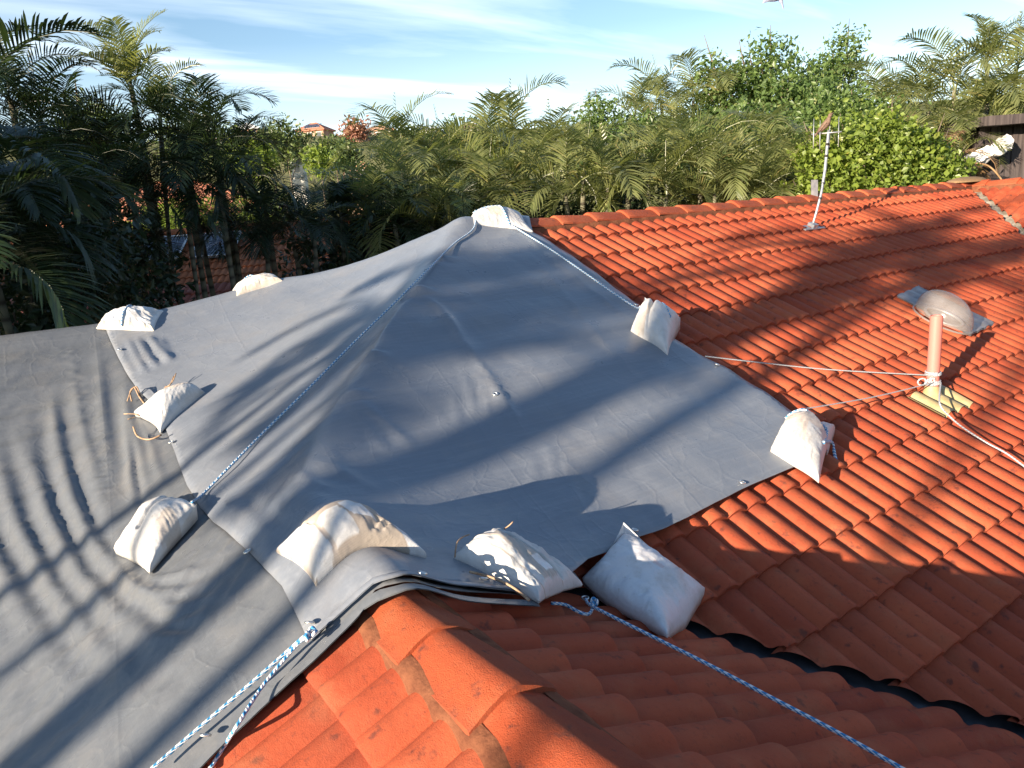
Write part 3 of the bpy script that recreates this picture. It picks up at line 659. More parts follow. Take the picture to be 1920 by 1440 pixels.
# ------------------------------------------------------------------ sandbags
def rects(S, Tt, base_c, items):
    C = np.tile(np.array([*base_c, 1.]), (S.size, 1)).reshape(*S.shape, 4)
    for (a, b, c, d, colr) in items:
        k = (S > a) & (S < b) & (Tt > c) & (Tt < d); C[k, :3] = colr
    return C
WHT = (.58, .58, .575); SND = (.50, .44, .38); GRY = (.56, .54, .52); TAPE = (.62, .60, .57)
def bag(label, corners, th, seed, fn=surf, pinch=.09, basec=WHT, patches=(), lumps=(), plan=None, crease=None, sink=.012, wr=1., pw=.47):
    """corners: four (px, py, lift) round the bag, or plan=[(x, y, lift)...]"""
    if plan is None:
        K = []
        for (a, b, l) in corners:
            p = hit(a, b, l, fn); K.append((p[0], p[1], l))
    else: K = list(plan)
    K = np.array(K); ns, ntt = 88, 64
    s = np.linspace(0, 1, ns); t_ = np.linspace(0, 1, ntt); S, TT = np.meshgrid(s, t_, indexing='ij')
    S2 = S+pinch*(.5-S)*4*TT*(1-TT)*1.2; T2 = TT+pinch*(.5-TT)*4*S*(1-S)*1.2
    w = [(1-S2)*(1-T2), S2*(1-T2), S2*T2, (1-S2)*T2]
    X = sum(w[i]*K[i, 0] for i in range(4)); Y = sum(w[i]*K[i, 1] for i in range(4)); LF = sum(w[i]*K[i, 2] for i in range(4))
    ed = 16*S*(1-S)*TT*(1-TT)
    B = fn(X, Y)
    # the bag's underside follows the roof loosely
    Bs = B.copy()
    for _ in range(14): Bs[1:-1, 1:-1] = (Bs[:-2, 1:-1]+Bs[2:, 1:-1]+Bs[1:-1, :-2]+Bs[1:-1, 2:])/4
    Bs = np.maximum(Bs, B)
    body = th*np.power(np.clip(ed, 0, 1), pw)
    edge = np.power(np.clip(1-ed, 0, 1), 2.)
    u_ = np.minimum(np.minimum(S, 1-S), np.minimum(TT, 1-TT))
    along = np.where(np.minimum(S, 1-S) < np.minimum(TT, 1-TT), TT, S)
    wr_ = (vn(along*11+seed+3*vn(along*3, u_*2, seed+8), u_*3+seed*.3, seed)*.016+vn(along*31+4*vn(along*5, u_, seed+7), u_*6, seed+2)*.010)*np.clip(u_*14, 0, 1)*np.exp(-u_*6)
    diag = fbm(S*6+TT*4+seed, TT*3-S*2, seed+4, 3)*.009*np.clip(ed*2, 0, 1)
    top = Bs+LF+body+wr*(wr_*1.0+diag)
    for (a, b, r_, h_) in lumps: top = top+h_*np.exp(-((S-a)**2+(TT-b)**2)/r_**2)*np.clip(u_*12, 0, 1)
    if crease is not None:
        for (a, b, c, d, wd, dp) in crease:
            dd, pp, ss = seg_dist(S, TT, [(a, b), (c, d)]); top = top-dp*np.exp(-(dd/wd)**2)*np.clip(u_*10, 0, 1)
    bot = np.where(u_ <= 0, top, np.minimum(B-sink, top-.01)+LF*.0)
    bot = np.where(LF > .04, np.maximum(bot, bot+(LF-.04)*.6*(1-np.clip(ed*2, 0, 1))), bot)
    V = np.concatenate([np.stack([X, Y, top], -1).reshape(-1, 3), np.stack([X, Y, bot], -1).reshape(-1, 3)])
    F1 = grid_faces(ns, ntt); a, b_, c_ = V[F1[2700, 0]], V[F1[2700, 1]], V[F1[2700, 2]]
    if np.cross(b_-a, c_-a)[2] < 0: F1 = F1[:, ::-1]
    F = np.concatenate([F1, F1[:, ::-1]+ns*ntt])
    C = rects(S+.02*vn(TT*9, S*2, seed+9), TT+.02*vn(S*9, TT*2, seed+12), basec, patches).reshape(-1, 4); C = np.concatenate([C, C])
    ctr = V.mean(0)
    root = thing('sandbag', ctr, label, 'sandbag', 'sandbags weighing down the tarpaulins')
    o = arr_mesh('bag', V, F, M_BAG, root, True, None, C)
    bm = bmesh.new(); bm.from_mesh(o.data); bmesh.ops.remove_doubles(bm, verts=bm.verts[:], dist=.0006); bm.to_mesh(o.data); bm.free()
    root['_k'] = 0; del root['_k']
    return root, (lambda s0, t0, e=.006: np.array([np.interp(0, [0], [0])*0+X[int(round(s0*(ns-1))), int(round(t0*(ntt-1)))], Y[int(round(s0*(ns-1))), int(round(t0*(ntt-1)))], top[int(round(s0*(ns-1))), int(round(t0*(ntt-1)))]+e]))
def rope_mesh(name, pts, rad, m, parent=None, n=8, res=.02):
    P = [np.asarray(p, float) for p in pts]; Q = []
    for i in range(len(P)-1):                                    # catmull-rom
        p0, p1, p2, p3 = P[max(i-1, 0)], P[i], P[i+1], P[min(i+2, len(P)-1)]
        k = max(2, int(np.linalg.norm(p2-p1)/res))
        for j in range(k):
            t_ = j/k; Q.append(.5*((2*p1)+(-p0+p2)*t_+(2*p0-5*p1+4*p2-p3)*t_*t_+(-p0+3*p1-3*p2+p3)*t_**3))
    Q.append(P[-1]); mb = MB(); mb.tube(Q, rad, n)
    V = np.array(mb.v); return arr_mesh(name, V, mb.f, m, parent, True, mb.uv)
def lash(root, pf, path, rad=.0075, m=None):
    P = [pf(s, t_, .004) for (s, t_) in path]
    return rope_mesh('lashing', P, rad, m or M_ROPE, root)

def rect_plan(cx, cy, L_, W_, ang, lifts=(0, 0, 0, 0)):
    c, s = math.cos(ang), math.sin(ang)
    return [(cx+c*a*L_/2-s*b*W_/2, cy+s*a*L_/2+c*b*W_/2, lifts[i]) for i, (a, b) in enumerate(((-1, -1), (1, -1), (1, 1), (-1, 1)))]
B1, f1 = bag('white sandbag draped over the roof peak under a crossing blue and white rope', None, .085, 1, plan=rect_plan(XA+.33, YR-.05, .52, .34, R(-18)), patches=((.3, .62, .2, .8, (.66, .58, .48)),), lumps=((.5, .5, .3, .01),))
lash(B1, f1, [(.62, .02), (.60, .2), (.58, .4), (.55, .6), (.53, .8), (.5, .97)])
lash(B1, f1, [(.05, .55), (.2, .6), (.35, .62), (.55, .6)])
B2, f2 = bag('silvery plastic sandbag roped down on the left ridge above the gathered folds', None, .095, 2, plan=rect_plan(hit(247, 610, .09)[0], hit(247, 614, .09)[1], .44, .30, R(-28)), basec=(.60, .61, .62), patches=((.0, 1, .0, .12, (.62, .58, .5)), (.1, .4, .1, .6, (.75, .76, .78))), wr=2.2)
lash(B2, f2, [(.42, .01), (.42, .2), (.44, .4), (.46, .6), (.47, .8), (.48, .97)])
B3, f3 = bag('small white sandbag on the far edge of the tarpaulin right of the silvery bag', None, .085, 3, plan=rect_plan(hit(488, 576, .09)[0], hit(488, 576, .09)[1], .42, .22, R(-4)), patches=((.0, 1, .0, .14, (.6, .53, .45)), (.45, .8, .1, .5, (.75, .68, .6))))
rope_mesh('lashing', [f3(.25, .8, .0), f3(.3, .9, .03), f3(.42, .9, .035), f3(.5, .8, .0)], .007, M_ROPE, B3)
B4, f4 = bag('long narrow sandbag lying slantwise among dry twigs in the tarpaulin folds', [(250, 772, .02), (372, 728, .03), (386, 736, .0), (300, 812, .0)], .13, 4, pinch=.12, patches=((.45, 1., .2, .6, (.62, .55, .48)), (.5, .7, .0, .15, (.5, .45, .4))), lumps=((.2, .5, .25, .03),), crease=[(.35, .2, .95, .5, .05, .02)])
B5, f5 = bag('doubled over white sandbag at the rope end by the lower left folds', [(300, 938, .03), (370, 950, .06), (280, 1074, .0), (213, 1028, .02)], .105, 5, pw=.36, pinch=.06, patches=((.80, 1, .35, .7, (.50, .46, .42)), (.3, .5, .9, 1, (.6, .58, .55))), crease=[(.42, .0, .44, .72, .05, .07)], lumps=((.7, .5, .25, .035), (.2, .5, .2, .02)))
B6, f6 = bag('large taped plastic sandbag straddling the near ridge', [(516, 1032, .01), (690, 985, .05), (802, 1040, .02), (590, 1094, .02)], .11, 6, pw=.38, pinch=.08, basec=(.36, .31, .265), patches=((.0, .20, .0, 1, WHT), (.24, .46, .52, .97, WHT), (.49, .70, .45, .80, (.60, .60, .61)), (.84, 1, 0, 1, (.62, .63, .66)), (.60, .84, .0, .22, (.5, .53, .6)), (.20, .24, 0, 1, (.44, .38, .33)), (.2, .6, .0, .18, (.45, .38, .31))), lumps=((.4, .45, .35, .02),), wr=1.4, crease=[(.55, .98, .75, .75, .03, .02), (.62, .98, .8, .8, .02, .015), (.22, .0, .24, 1, .03, .012)])
B7, f7 = bag('crumpled patched sandbag with a tied mouth between two other sandbags', [(848, 1048, .0), (928, 996, .05), (1094, 1096, .0), (1012, 1128, .0)], .11, 7, pw=.38, basec=(.56, .56, .55), patches=((.30, .62, .1, .95, (.42, .38, .34)), (.62, .64, .0, 1, (.4, .36, .3)), (.17, .19, .2, 1, (.42, .38, .33)), (.38, .55, .0, .28, (.8, .79, .78)), (.45, .62, .72, .9, (.8, .8, .8))), lumps=((.35, .4, .28, .03),), wr=1.7, crease=[(.62, .1, .66, 1., .03, .03)])
B8, f8 = bag('plain white pillow shaped sandbag lying across the tile valley', [(1170, 1000, .13), (1322, 1102, .04), (1252, 1190, .02), (1090, 1084, .02)], .12, 8, fn=lambda x, y: base(x, y)+.07, pinch=.07, basec=(.64, .64, .66), patches=((.55, .66, .28, .34, (.6, .5, .5)), (.5, .64, .36, .38, (.62, .66, .72))))
B9, f9 = bag('peaked white sandbag with a faded blue print at the right edge of the tarpaulin', [(1209, 570, .12), (1276, 600, .07), (1252, 668, .0), (1182, 622, .0)], .15, 9, pw=.38, pinch=.06, patches=((.30, .36, .2, 1, (.52, .46, .4)), (.1, .3, .7, 1, (.55, .5, .44)), (.05, .3, .3, .34, (.5, .48, .45))), crease=[(.3, .05, .45, .95, .05, .03)], wr=.8)
B10, f10 = bag('bulging sandbag wrapped with rope at the lower right corner of the tarpaulin', [(1474, 792, .02), (1566, 800, .04), (1536, 906, .0), (1444, 846, .0)], .12, 10, pw=.33, pinch=.05, fn=lambda x, y: np.maximum(base(x, y)+.06, np.where(x < hit(1540, 840, .09)[0], tarp_z2(x, y), -9)), basec=(.58, .57, .55), patches=((.1, .9, .25, .50, (.58, .50, .43)), (.35, .62, .5, .8, (.60, .52, .45))), lumps=((.45, .5, .3, .03),))
lash(B10, f10, [(.02, .14), (.2, .17), (.45, .16), (.7, .17), (.9, .25), (.95, .4), (.97, .6)], .010)
lash(B10, f10, [(.02, .10), (.2, .12), (.45, .20), (.7, .20), (.88, .22)], .009)
pe = f10(.97, .6); rope_mesh('lashing', [pe, hit(1560, 830, .07), hit(1566, 858, .05), hit(1574, 876, .05)], .010, M_ROPE, B10)
# faded writing marks on bag nine: a row of small blue strokes
mb = MB()
for i in range(9):
    a = f9(.58+.04*i, .10+.035*i+.02*(i % 2), .004); b = f9(.58+.04*i+.01, .17+.035*i, .004); mb.tube([a, (a+b)/2+[.002*(i % 3), 0, 0], b], .0035, 4)
mb.build('print', mat('blue_print', (.12, .35, .60), .6)[0], B9)

# ------------------------------------------------------------------ ropes
def on(px, py, e=.012, fn=surf): p = hit(px, py, .09); p = hit(px, py, e, fn); return p
hip_rope = rope_mesh('rope', [f5(.97, .05, .01), on(380, 927, .02), on(430, 876, .03), on(500, 805, .02), on(580, 727, .03), on(660, 646, .03), on(740, 568, .03), on(800, 508, .03), on(850, 458, .02), on(888, 428, .02), f1(.08, .5, .01)], .0065, M_ROPE)
tag(hip_rope, 'blue and white rope running down the hip from the peak to the doubled sandbag', 'rope')
r2_ = rope_mesh('rope', [f1(.64, .02, .008), on(978, 434, .02), on(1030, 466, .03), on(1090, 507, .03), on(1150, 549, .03), on(1192, 576, .02), f9(.05, .5, .004)], .0065, M_ROPE)
tag(r2_, 'blue and white rope along the right tarpaulin edge below the peak', 'rope')
mb_ = [on(284, 1442, .03), on(330, 1402, .03), on(400, 1342, .03), on(470, 1282, .03), on(535, 1225, .03), on(566, 1197, .04), on(580, 1188, .05)]
r3_ = rope_mesh('rope', mb_, .0062, M_ROPE)
tag(r3_, 'upper strand of blue rope leading off the tarpaulin corner to the bottom edge', 'rope')
r4_ = rope_mesh('rope', [hit(392, 1444, .07), hit(420, 1400, .08), on(445, 1360, .04), on(490, 1290, .03), on(530, 1240, .035), on(562, 1204, .045), on(582, 1190, .055)], .0062, M_ROPE)
tag(r4_, 'lower strand of blue rope crossing from the tarpaulin corner onto the near tiles', 'rope')
kn = on(582, 1189, .05); kk = [kn+.018*np.array([math.cos(a), math.sin(a*1.5), .6*math.sin(a*2)]) for a in np.linspace(0, 9, 26)]
rope_mesh('knot', kk, .0062, M_ROPE, r3_)
tb = lambda x, y: base(x, y)+.075
r5_ = rope_mesh('rope', [hit(1098, 1123, .02, tb), hit(1106, 1134, .03, tb), hit(1150, 1157, .05, tb), hit(1230, 1197, .06, tb), hit(1330, 1247, .07, tb), hit(1450, 1310, .07, tb), hit(1570, 1373, .06, tb), hit(1700, 1446, .05, tb)], .0065, M_ROPE)
tag(r5_, 'long blue and white rope stretched over the shaded tiles to the bottom right', 'rope')
r6_ = rope_mesh('rope', [hit(1034, 1131, .015, tb), hit(1060, 1134, .012, tb), hit(1082, 1146, .012, tb), hit(1100, 1152, .012, tb), hit(1109, 1146, .015, tb), hit(1112, 1130, .03, tb)], .0065, M_ROPE)
tag(r6_, 'short slack loop of blue rope from the patched sandbag mouth', 'rope')
kn = hit(1113, 1131, .035, tb); rope_mesh('knot', [kn+.016*np.array([math.cos(a), math.sin(a*1.4), .7*math.sin(a*2)]) for a in np.linspace(0, 8, 22)], .0062, M_ROPE, r5_)
mb = MB(); c = hit(1097, 1121, .012, tb)
mb.tube([c+.014*np.array([math.cos(a), math.sin(a), 0]) for a in np.linspace(0, 2*math.pi, 15)], .004, 6, False); mb.build('eyelet', M_EYE, r5_, True)

# ------------------------------------------------------------------ vent pipe with flashing, tied with pale rope
def onA(px, py, e=.0): return hit(px, py, e, pA, 1, 20)
def Aloc(P): return P[0], (YR-P[1])/CA          # tile coordinates of a point on the main slope
pb = onA(1747, 742, .03)
pipe = thing('vent_pipe', pb, 'salmon painted vent pipe rising from a tan flashing on the right slope', 'vent pipe')
mb = MB(); mb.tube([pb+[0, 0, -.02], pb+[0, 0, .575]], .0415, 24, False); mb.tube([pb+[0, 0, .575], pb+[0, 0, -.0]], .034, 24, False)
n_ = 24
V = []; F = []
for i in range(n_):
    a = 2*math.pi*i/n_; V += [pb+[.0415*math.cos(a), .0415*math.sin(a), .575], pb+[.034*math.cos(a), .034*math.sin(a), .575]]
for i in range(n_): j = (i+1) % n_; F.append([2*i, 2*j, 2*j+1, 2*i+1])
mb.add(V, F); mb.build('pipe', M_PIPE, pipe, True).data.set_sharp_from_angle(angle=R(40))
def flash(name, px, m, parent, rise=.008, nu=40, nv=30, flat=0.):
    K = [onA(*p, .03) for p in px]; V = []
    for i in range(nu):
        for j in range(nv):
            s, t_ = i/(nu-1), j/(nv-1); p = K[0]*(1-s)*(1-t_)+K[1]*s*(1-t_)+K[2]*s*t_+K[3]*(1-s)*t_
            u_, v_ = p[0], (YR-p[1])/CA; h_ = float(tileH(np.array(u_), np.array(v_)))*(1-flat)+.068*flat
            V.append((p[0], p[1], pA(p[0], p[1])+(h_+rise)/CA))
    V = np.array(V); F = grid_faces(nu, nv); a, b_, c_ = V[F[0, 0]], V[F[0, 1]], V[F[0, 2]]
    if np.cross(b_-a, c_-a)[2] < 0: F = F[:, ::-1]
    n = len(V); return arr_mesh(name, np.concatenate([V, V-[0, 0, .012]]), F.tolist()+(F[:, ::-1]+n).tolist(), m, parent, True)
flash('flashing', [(1700, 747), (1768, 791), (1824, 768), (1764, 728)], M_LEAD, pipe)
mb = MB(); mb.tube([pb+[0, 0, -.03], pb+[0, 0, .02], pb+[0, 0, .075]], [.085, .06, .046], 20, False); mb.build('collar', M_LEAD, pipe, True)
turns = []
for a in np.linspace(0, 2*math.pi*5.3, 130):
    zz = .085+.012*a/(2*math.pi)+(.03 if a > 17 else 0)+.004*math.sin(a*.7); turns.append(pb+np.array([.0475*math.cos(a+2.4), .0475*math.sin(a+2.4), zz]))
wrap = rope_mesh('rope', turns, .0062, M_ROPEW); tag(wrap, 'pale rope wound round the foot of the salmon vent pipe with a loop', 'rope')
lk = at(1729, 716, float(pb@CF)-.04)
rope_mesh('knot', [lk+np.array([.03*math.cos(a)*CR[0]+0, .03*math.cos(a)*CR[1], .03*math.sin(a)*.8]) for a in np.linspace(0, 6.6, 20)]+[pb+[-.03, -.02, .14]], .0058, M_ROPEW, wrap)
rope_mesh('knot', [pb+np.array([-.045-.012*math.cos(a), -.02+.012*math.sin(a*1.3), .12+.02*math.sin(a)]) for a in np.linspace(0, 9, 24)], .006, M_ROPEW, wrap)
g1 = rope_mesh('rope', [on(1322, 668, .02), (on(1322, 668, .02)+pb+[-.047, -.02, .16])/2-[0, 0, .02], pb+[-.047, -.02, .16]], .0042, M_ROPEW)
tag(g1, 'pale guy rope from the tarpaulin edge to the salmon vent pipe', 'rope')
g2 = rope_mesh('rope', [f10(.35, .12, .01), (f10(.35, .12, .01)+pb+[-.045, -.03, .11])/2-[0, 0, .015], pb+[-.045, -.03, .11]], .0042, M_ROPEW)
tag(g2, 'pale guy rope from the rope wrapped sandbag to the salmon vent pipe', 'rope')
g3 = rope_mesh('rope', [pb+[.02, -.047, .10], hit(1762, 757, .10, tb), hit(1780, 780, .05, tb), hit(1806, 802, .04, tb), hit(1850, 830, .03, tb), hit(1890, 852, .03, tb), hit(1935, 886, .03, tb)], .0058, M_ROPEW)
tag(g3, 'thick pale rope tail trailing from the salmon vent pipe to the right', 'rope')

# ------------------------------------------------------------------ roof light: clear dome on a flashing
dc = onA(1766, 600, .07)
sky_l = thing('skylight', dc, 'smoky clear dome skylight on a grey metal flashing beyond the vent pipe', 'skylight')
flash('flashing', [(1681, 564), (1818, 638), (1863, 616), (1722, 546)], M_FLASH, sky_l, .014, 50, 24, .75)
sdir = np.array([0, -CA, -SA]); udir = np.array([1., 0, 0]); nrm_ = np.array([0, -SA, CA])
V = []; nr, na = 12, 40
for i in range(nr+1):
    f_ = i/nr*math.pi/2
    for j in range(na):
        a = 2*math.pi*j/na; rr = math.cos(f_)**.8
        V.append(dc+sdir*(.25*rr*math.cos(a)-.04*math.sin(f_))+udir*(.185*rr*math.sin(a))+nrm_*(.03+.20*math.sin(f_)))
F = []
for i in range(nr):
    for j in range(na): F.append([i*na+j, i*na+(j+1) % na, (i+1)*na+(j+1) % na, (i+1)*na+j])
arr_mesh('dome', np.array(V), F, M_DOME, sky_l, True)
mb = MB(); mb.tube([dc+sdir*.257*math.cos(a)+udir*.192*math.sin(a)+nrm_*.01 for a in np.linspace(0, 2*math.pi, 41)], .009, 8, False); mb.build('collar', M_DOME, sky_l, True)
mb = MB(); mb.tube([dc+sdir*.16*math.cos(a)+udir*.13*math.sin(a)+nrm_*.03 for a in np.linspace(0, 2*math.pi, 31)], .012, 8, False)
mb.build('light_tube', M_GALV, sky_l, True)

# ------------------------------------------------------------------ aerial and the two birds
ab = onA(1522, 428, .04); ad = float(ab@CF)
ant = thing('antenna', ab, 'bent galvanised mast with a small television aerial on top, fixed to the right slope', 'antenna')
mpts = [ab, at(1531, 397, ad+.0), at(1540, 362, ad), at(1547, 318, ad+.0), at(1553, 252, ad+.02), at(1554, 244, ad+.02)]
mb = MB(); mb.tube(mpts, [.013, .013, .014, .015, .015, .014], 12); mb.build('mast', M_GALV, ant, True)
for px in ((1538, 372), (1544, 344), (1549, 292), (1551, 270)):
    c = at(*px, ad); mb = MB(); mb.tube([c-[0, 0, .012], c+[0, 0, .012]], .0185, 10); mb.build('tape', M_BLACK, ant, True)
mb = MB(); mb.box(ab+nrm_*.012, (.34, .10, .012), np.array([udir, sdir, nrm_])); mb.box(ab+nrm_*.03, (.08, .08, .05), np.array([udir, sdir, nrm_])); mb.build('base_plate', M_GALV, ant)
bz = ad+.02; mb = MB(); mb.tube([at(1522, 252, bz+.1), at(1578, 247, bz-.1)], .007, 8); mb.build('boom', M_GALV, ant, True)
for px, y0, y1 in ((1526, 223, 278), (1538, 226, 280), (1556, 222, 276), (1573, 219, 274)):
    mb = MB(); mb.tube([at(px, y0, bz), at(px-1, y1, bz)], .0045, 6); mb.build('rod', M_GALV, ant, True)
def bird(name, loc, fwd, up, L_, m, label, wings=0.):
    fwd, up = np.array(fwd, float), np.array(up, float); fwd /= np.linalg.norm(fwd); up -= fwd*(up@fwd); up /= np.linalg.norm(up); sd = np.cross(fwd, up)
    root = thing(name, loc, label, 'bird'); loc = np.array(loc)
    prof = [(-.62, .012, .0, 1.9), (-.50, .026, .0, 1.8), (-.34, .045, .01, 1.3), (-.18, .10, .0, 1), (0, .135, .0, 1), (.16, .135, .01, 1), (.28, .10, .05, 1), (.36, .075, .10, 1), (.43, .078, .135, 1), (.50, .06, .14, 1), (.54, .022, .13, 1), (.60, .004, .115, 1)]
    V = []; n = 14
    for (a, r_, z, wd) in prof:
        for j in range(n):
            t_ = 2*math.pi*j/n; V.append(loc+L_*(fwd*a+up*(z+r_*math.sin(t_))+sd*r_*wd*math.cos(t_)))
    F = [[i*n+j, i*n+(j+1) % n, (i+1)*n+(j+1) % n, (i+1)*n+j] for i in range(len(prof)-1) for j in range(n)]+[list(range(n))]
    arr_mesh('body', np.array(V), F, m, root, True)
    for s_ in (-1, 1):
        P = []
        for (x_, y_, z_) in ([(.18, .10, .05), (.05, .15, .03), (-.2, .12, .02), (-.45, .05, .0), (-.2, .10, .10), (.1, .08, .12)] if wings <= 0 else [(.22, .08, .05), (.30, .45, .22), (.16, .85, .30), (-.12, 1.05, .28), (-.10, .7, .2), (-.16, .35, .1), (-.14, .08, .03)]):
            P.append(loc+L_*(fwd*x_+sd*s_*y_+up*z_))
        c = sum(P)/len(P)+up*L_*.03; V = P+[c]+[p-up*L_*.02 for p in P]+[c-up*L_*.02]; k = len(P)
        F = [[i, (i+1) % k, k] for i in range(k)]+[[(i+1) % k+k+1, i+k+1, 2*k+1] for i in range(k)]+[[i, i+k+1, (i+1) % k+k+1, (i+1) % k] for i in range(k)]
        arr_mesh('wing', np.array(V), F, m, root, True)
    return root
bird('bird', at(1546, 236, ad+.02), CR*.60+CU*.62-CF*.1, CU*.6-CR*.6, .27, M_BIRD, 'brown bird perched on top of the television aerial')
bird('bird', at(1462, -5, 9.), CU*.9-CR*.3, -CF, .24, M_BIRD2, 'blue grey bird flying at the top edge of the sky', wings=1)

# small grey strip standing up behind the main ridge, tan pointing on the right corner of the ridge
gp = at(1527, 358, 8.95); mb = MB(); mb.box(gp, (.075, .02, .26), np.array([CR, CF, CU])@np.array(Matrix.Rotation(R(0), 3, 'X'))); 
gs = mb.build('metal_strip', M_FLASH); gs.rotation_euler = (0, 0, 0)
tag(gs, 'short grey metal strip sticking up behind the ridge beside the aerial', 'metal strip')
lp = np.array([XF_, YR, ZR+.10]); rs = []
for i in range(9):
    f_ = i/8*math.pi/2
    for j in range(20):
        a = 2*math.pi*j/20; rs.append(lp+np.array([.42*math.cos(f_)*math.cos(a)*(1+.2*vn(a*2, f_*2, 4)), .22*math.cos(f_)*math.sin(a), -.02+.075*math.sin(f_)]))
F = [[i*20+j, i*20+(j+1) % 20, (i+1)*20+(j+1) % 20, (i+1)*20+j] for i in range(8) for j in range(20)]
M_TAN = mat('tan_mortar', (.30, .19, .10), .9, .2)[0]
arr_mesh('ridge_pointing', np.array(rs), F, M_TAN, house, True)

# dry twigs and a palm sheath caught by the long narrow bag
tw = thing('palm_debris', on(300, 760, .01), 'dry brown palm sheath strips and twigs caught beside the long narrow sandbag', 'debris')
def arc(px, lifts, r_, nm='strip'):
    rope_mesh(nm, [on(a, b, l) for (a, b), l in zip(px, lifts)], r_, M_WIRE, tw, 5, .02)
arc([(247, 752), (244, 735), (252, 727), (262, 745), (280, 768)], (.01, .03, .05, .06, .03), .006)
arc([(239, 752), (246, 733), (256, 725), (268, 750), (290, 772)], (.0, .04, .06, .05, .03), .005)
arc([(250, 800), (258, 818), (280, 824), (303, 815)], (.05, .02, .02, .03), .006)
for px, l in (([(232, 776), (250, 776), (262, 779)], (.03, .02, .01)), ([(240, 786), (252, 782)], (.02, .01)), ([(308, 728), (322, 718), (330, 700)], (.02, .06, .10)), ([(302, 734), (316, 726), (326, 705)], (.02, .05, .08)), ([(304, 742), (312, 730), (320, 728)], (.01, .03, .02)), ([(310, 724), (324, 732), (340, 735)], (.03, .03, .01))): arc(px, l, .004, 'twig')
t2_ = thing('palm_debris', on(860, 1020, .01), 'thin dry frond strips sticking out around the patched sandbag', 'debris')
def arc2(px, l, r_): rope_mesh('strip', [on(a, b, c) for (a, b), c in zip(px, l)], r_, M_WIRE, t2_, 5, .02)
arc2([(853, 1045), (856, 1020), (866, 1008), (880, 1002)], (.02, .06, .07, .04), .003)
arc2([(880, 1072), (920, 1082), (960, 1100), (992, 1126)], (.02, .03, .03, .02), .005)
arc2([(945, 992), (955, 985), (962, 978)], (.10, .13, .15), .003)

# ------------------------------------------------------------------ ground and hill
def gz(x, y):
    r = np.hypot(x, y); az = np.arctan2(x, y)
    z = GZ-3.0*sst(22, 60, r)
    amp = 25+2*np.sin(az*3+1)
    z = z+amp*sst(62, 190, r)-8*sst(260, 900, r)
    return z+.5*fbm(x*.03, y*.03, 3)*sst(20, 60, r)
rr = np.concatenate([[0.01], np.geomspace(6, 3000, 70)]); aa = np.linspace(0, 2*math.pi, 97)
RR, AA = np.meshgrid(rr, aa, indexing='ij'); X, Y = RR*np.cos(AA), RR*np.sin(AA)
g = arr_mesh('ground', np.stack([X, Y, gz(X, Y)], -1).reshape(-1, 3), grid_faces(len(rr), len(aa))[:, ::1], M_GRASS, None, True)
tag(g, kind='structure')

# ------------------------------------------------------------------ palms
def frond(rnd, Lf, th0, bend, npair, ll, mbv, mbf, org, az, lw=.020, sag=.45):
    ca, sa = math.cos(az), math.sin(az); h = np.array([ca, sa, 0.]); up = np.array([0, 0, 1.]); side = np.array([-sa, ca, 0.])
    twist = rnd.uniform(-.5, .5); n = 14; pts = [np.array(org, float)]; th = th0; tans = []
    yaw = rnd.uniform(-.25, .25)
    for i in range(n):
        s = (i+.5)/n; a = th0-bend*s**1.35; hh = h*math.cos(yaw*s)+side*math.sin(yaw*s); d = hh*math.cos(a)+up*math.sin(a); tans.append(d); pts.append(pts[-1]+d*Lf/n)
    tans.append(tans[-1])
    # rachis
    off = len(mbv)
    for i in range(0, n+1, 2):
        w = .014*(1-i/n*.8); nn = np.cross(tans[min(i, n)], side); nn /= np.linalg.norm(nn)
        for a in (0, 2.09, 4.19): mbv.append(pts[i]+w*(math.cos(a)*side+math.sin(a)*nn))
    k = n//2+1
    for i in range(k-1):
        for j in range(3): mbf.append([off+i*3+j, off+i*3+(j+1) % 3, off+(i+1)*3+(j+1) % 3, off+(i+1)*3+j])
    for q_ in range(npair):
        s = .16+.84*(q_+.5)/npair; f = s*n; i = min(int(f), n-1); p = pts[i]+(pts[i+1]-pts[i])*(f-i); tg = tans[i]
        nn = np.cross(side, tg); nn /= np.linalg.norm(nn)
        if nn[2] < 0: nn = -nn
        sd = np.cross(nn, tg); sd /= np.linalg.norm(sd); sd = sd*math.cos(twist*s)+nn*math.sin(twist*s)
        le = ll*(math.sin(math.pi*min(1, .18+s*.80))**.55)*rnd.uniform(.88, 1.08)
        for sg in (-1, 1):
            v_ = .55+rnd.uniform(-.12, .12); fw = .42+.55*s+rnd.uniform(-.06, .06)
            d = sd*sg*math.cos(v_)+nn*math.sin(v_)+tg*fw; d /= np.linalg.norm(d)
            wd = np.cross(d, nn); wd /= np.linalg.norm(wd); w = lw*rnd.uniform(.8, 1.15)
            o_ = len(mbv); dr = sag*rnd.uniform(.6, 1.3)
            for (tt, ww) in ((0, .45), (.35, 1), (.7, .8), (1, .06)):
                c = p+d*le*tt-up*dr*le*tt*tt*.8; mbv.append(c-wd*w*ww); mbv.append(c+wd*w*ww)
            for j in range(3): mbf.append([o_+2*j, o_+2*j+1, o_+2*j+3, o_+2*j+2])
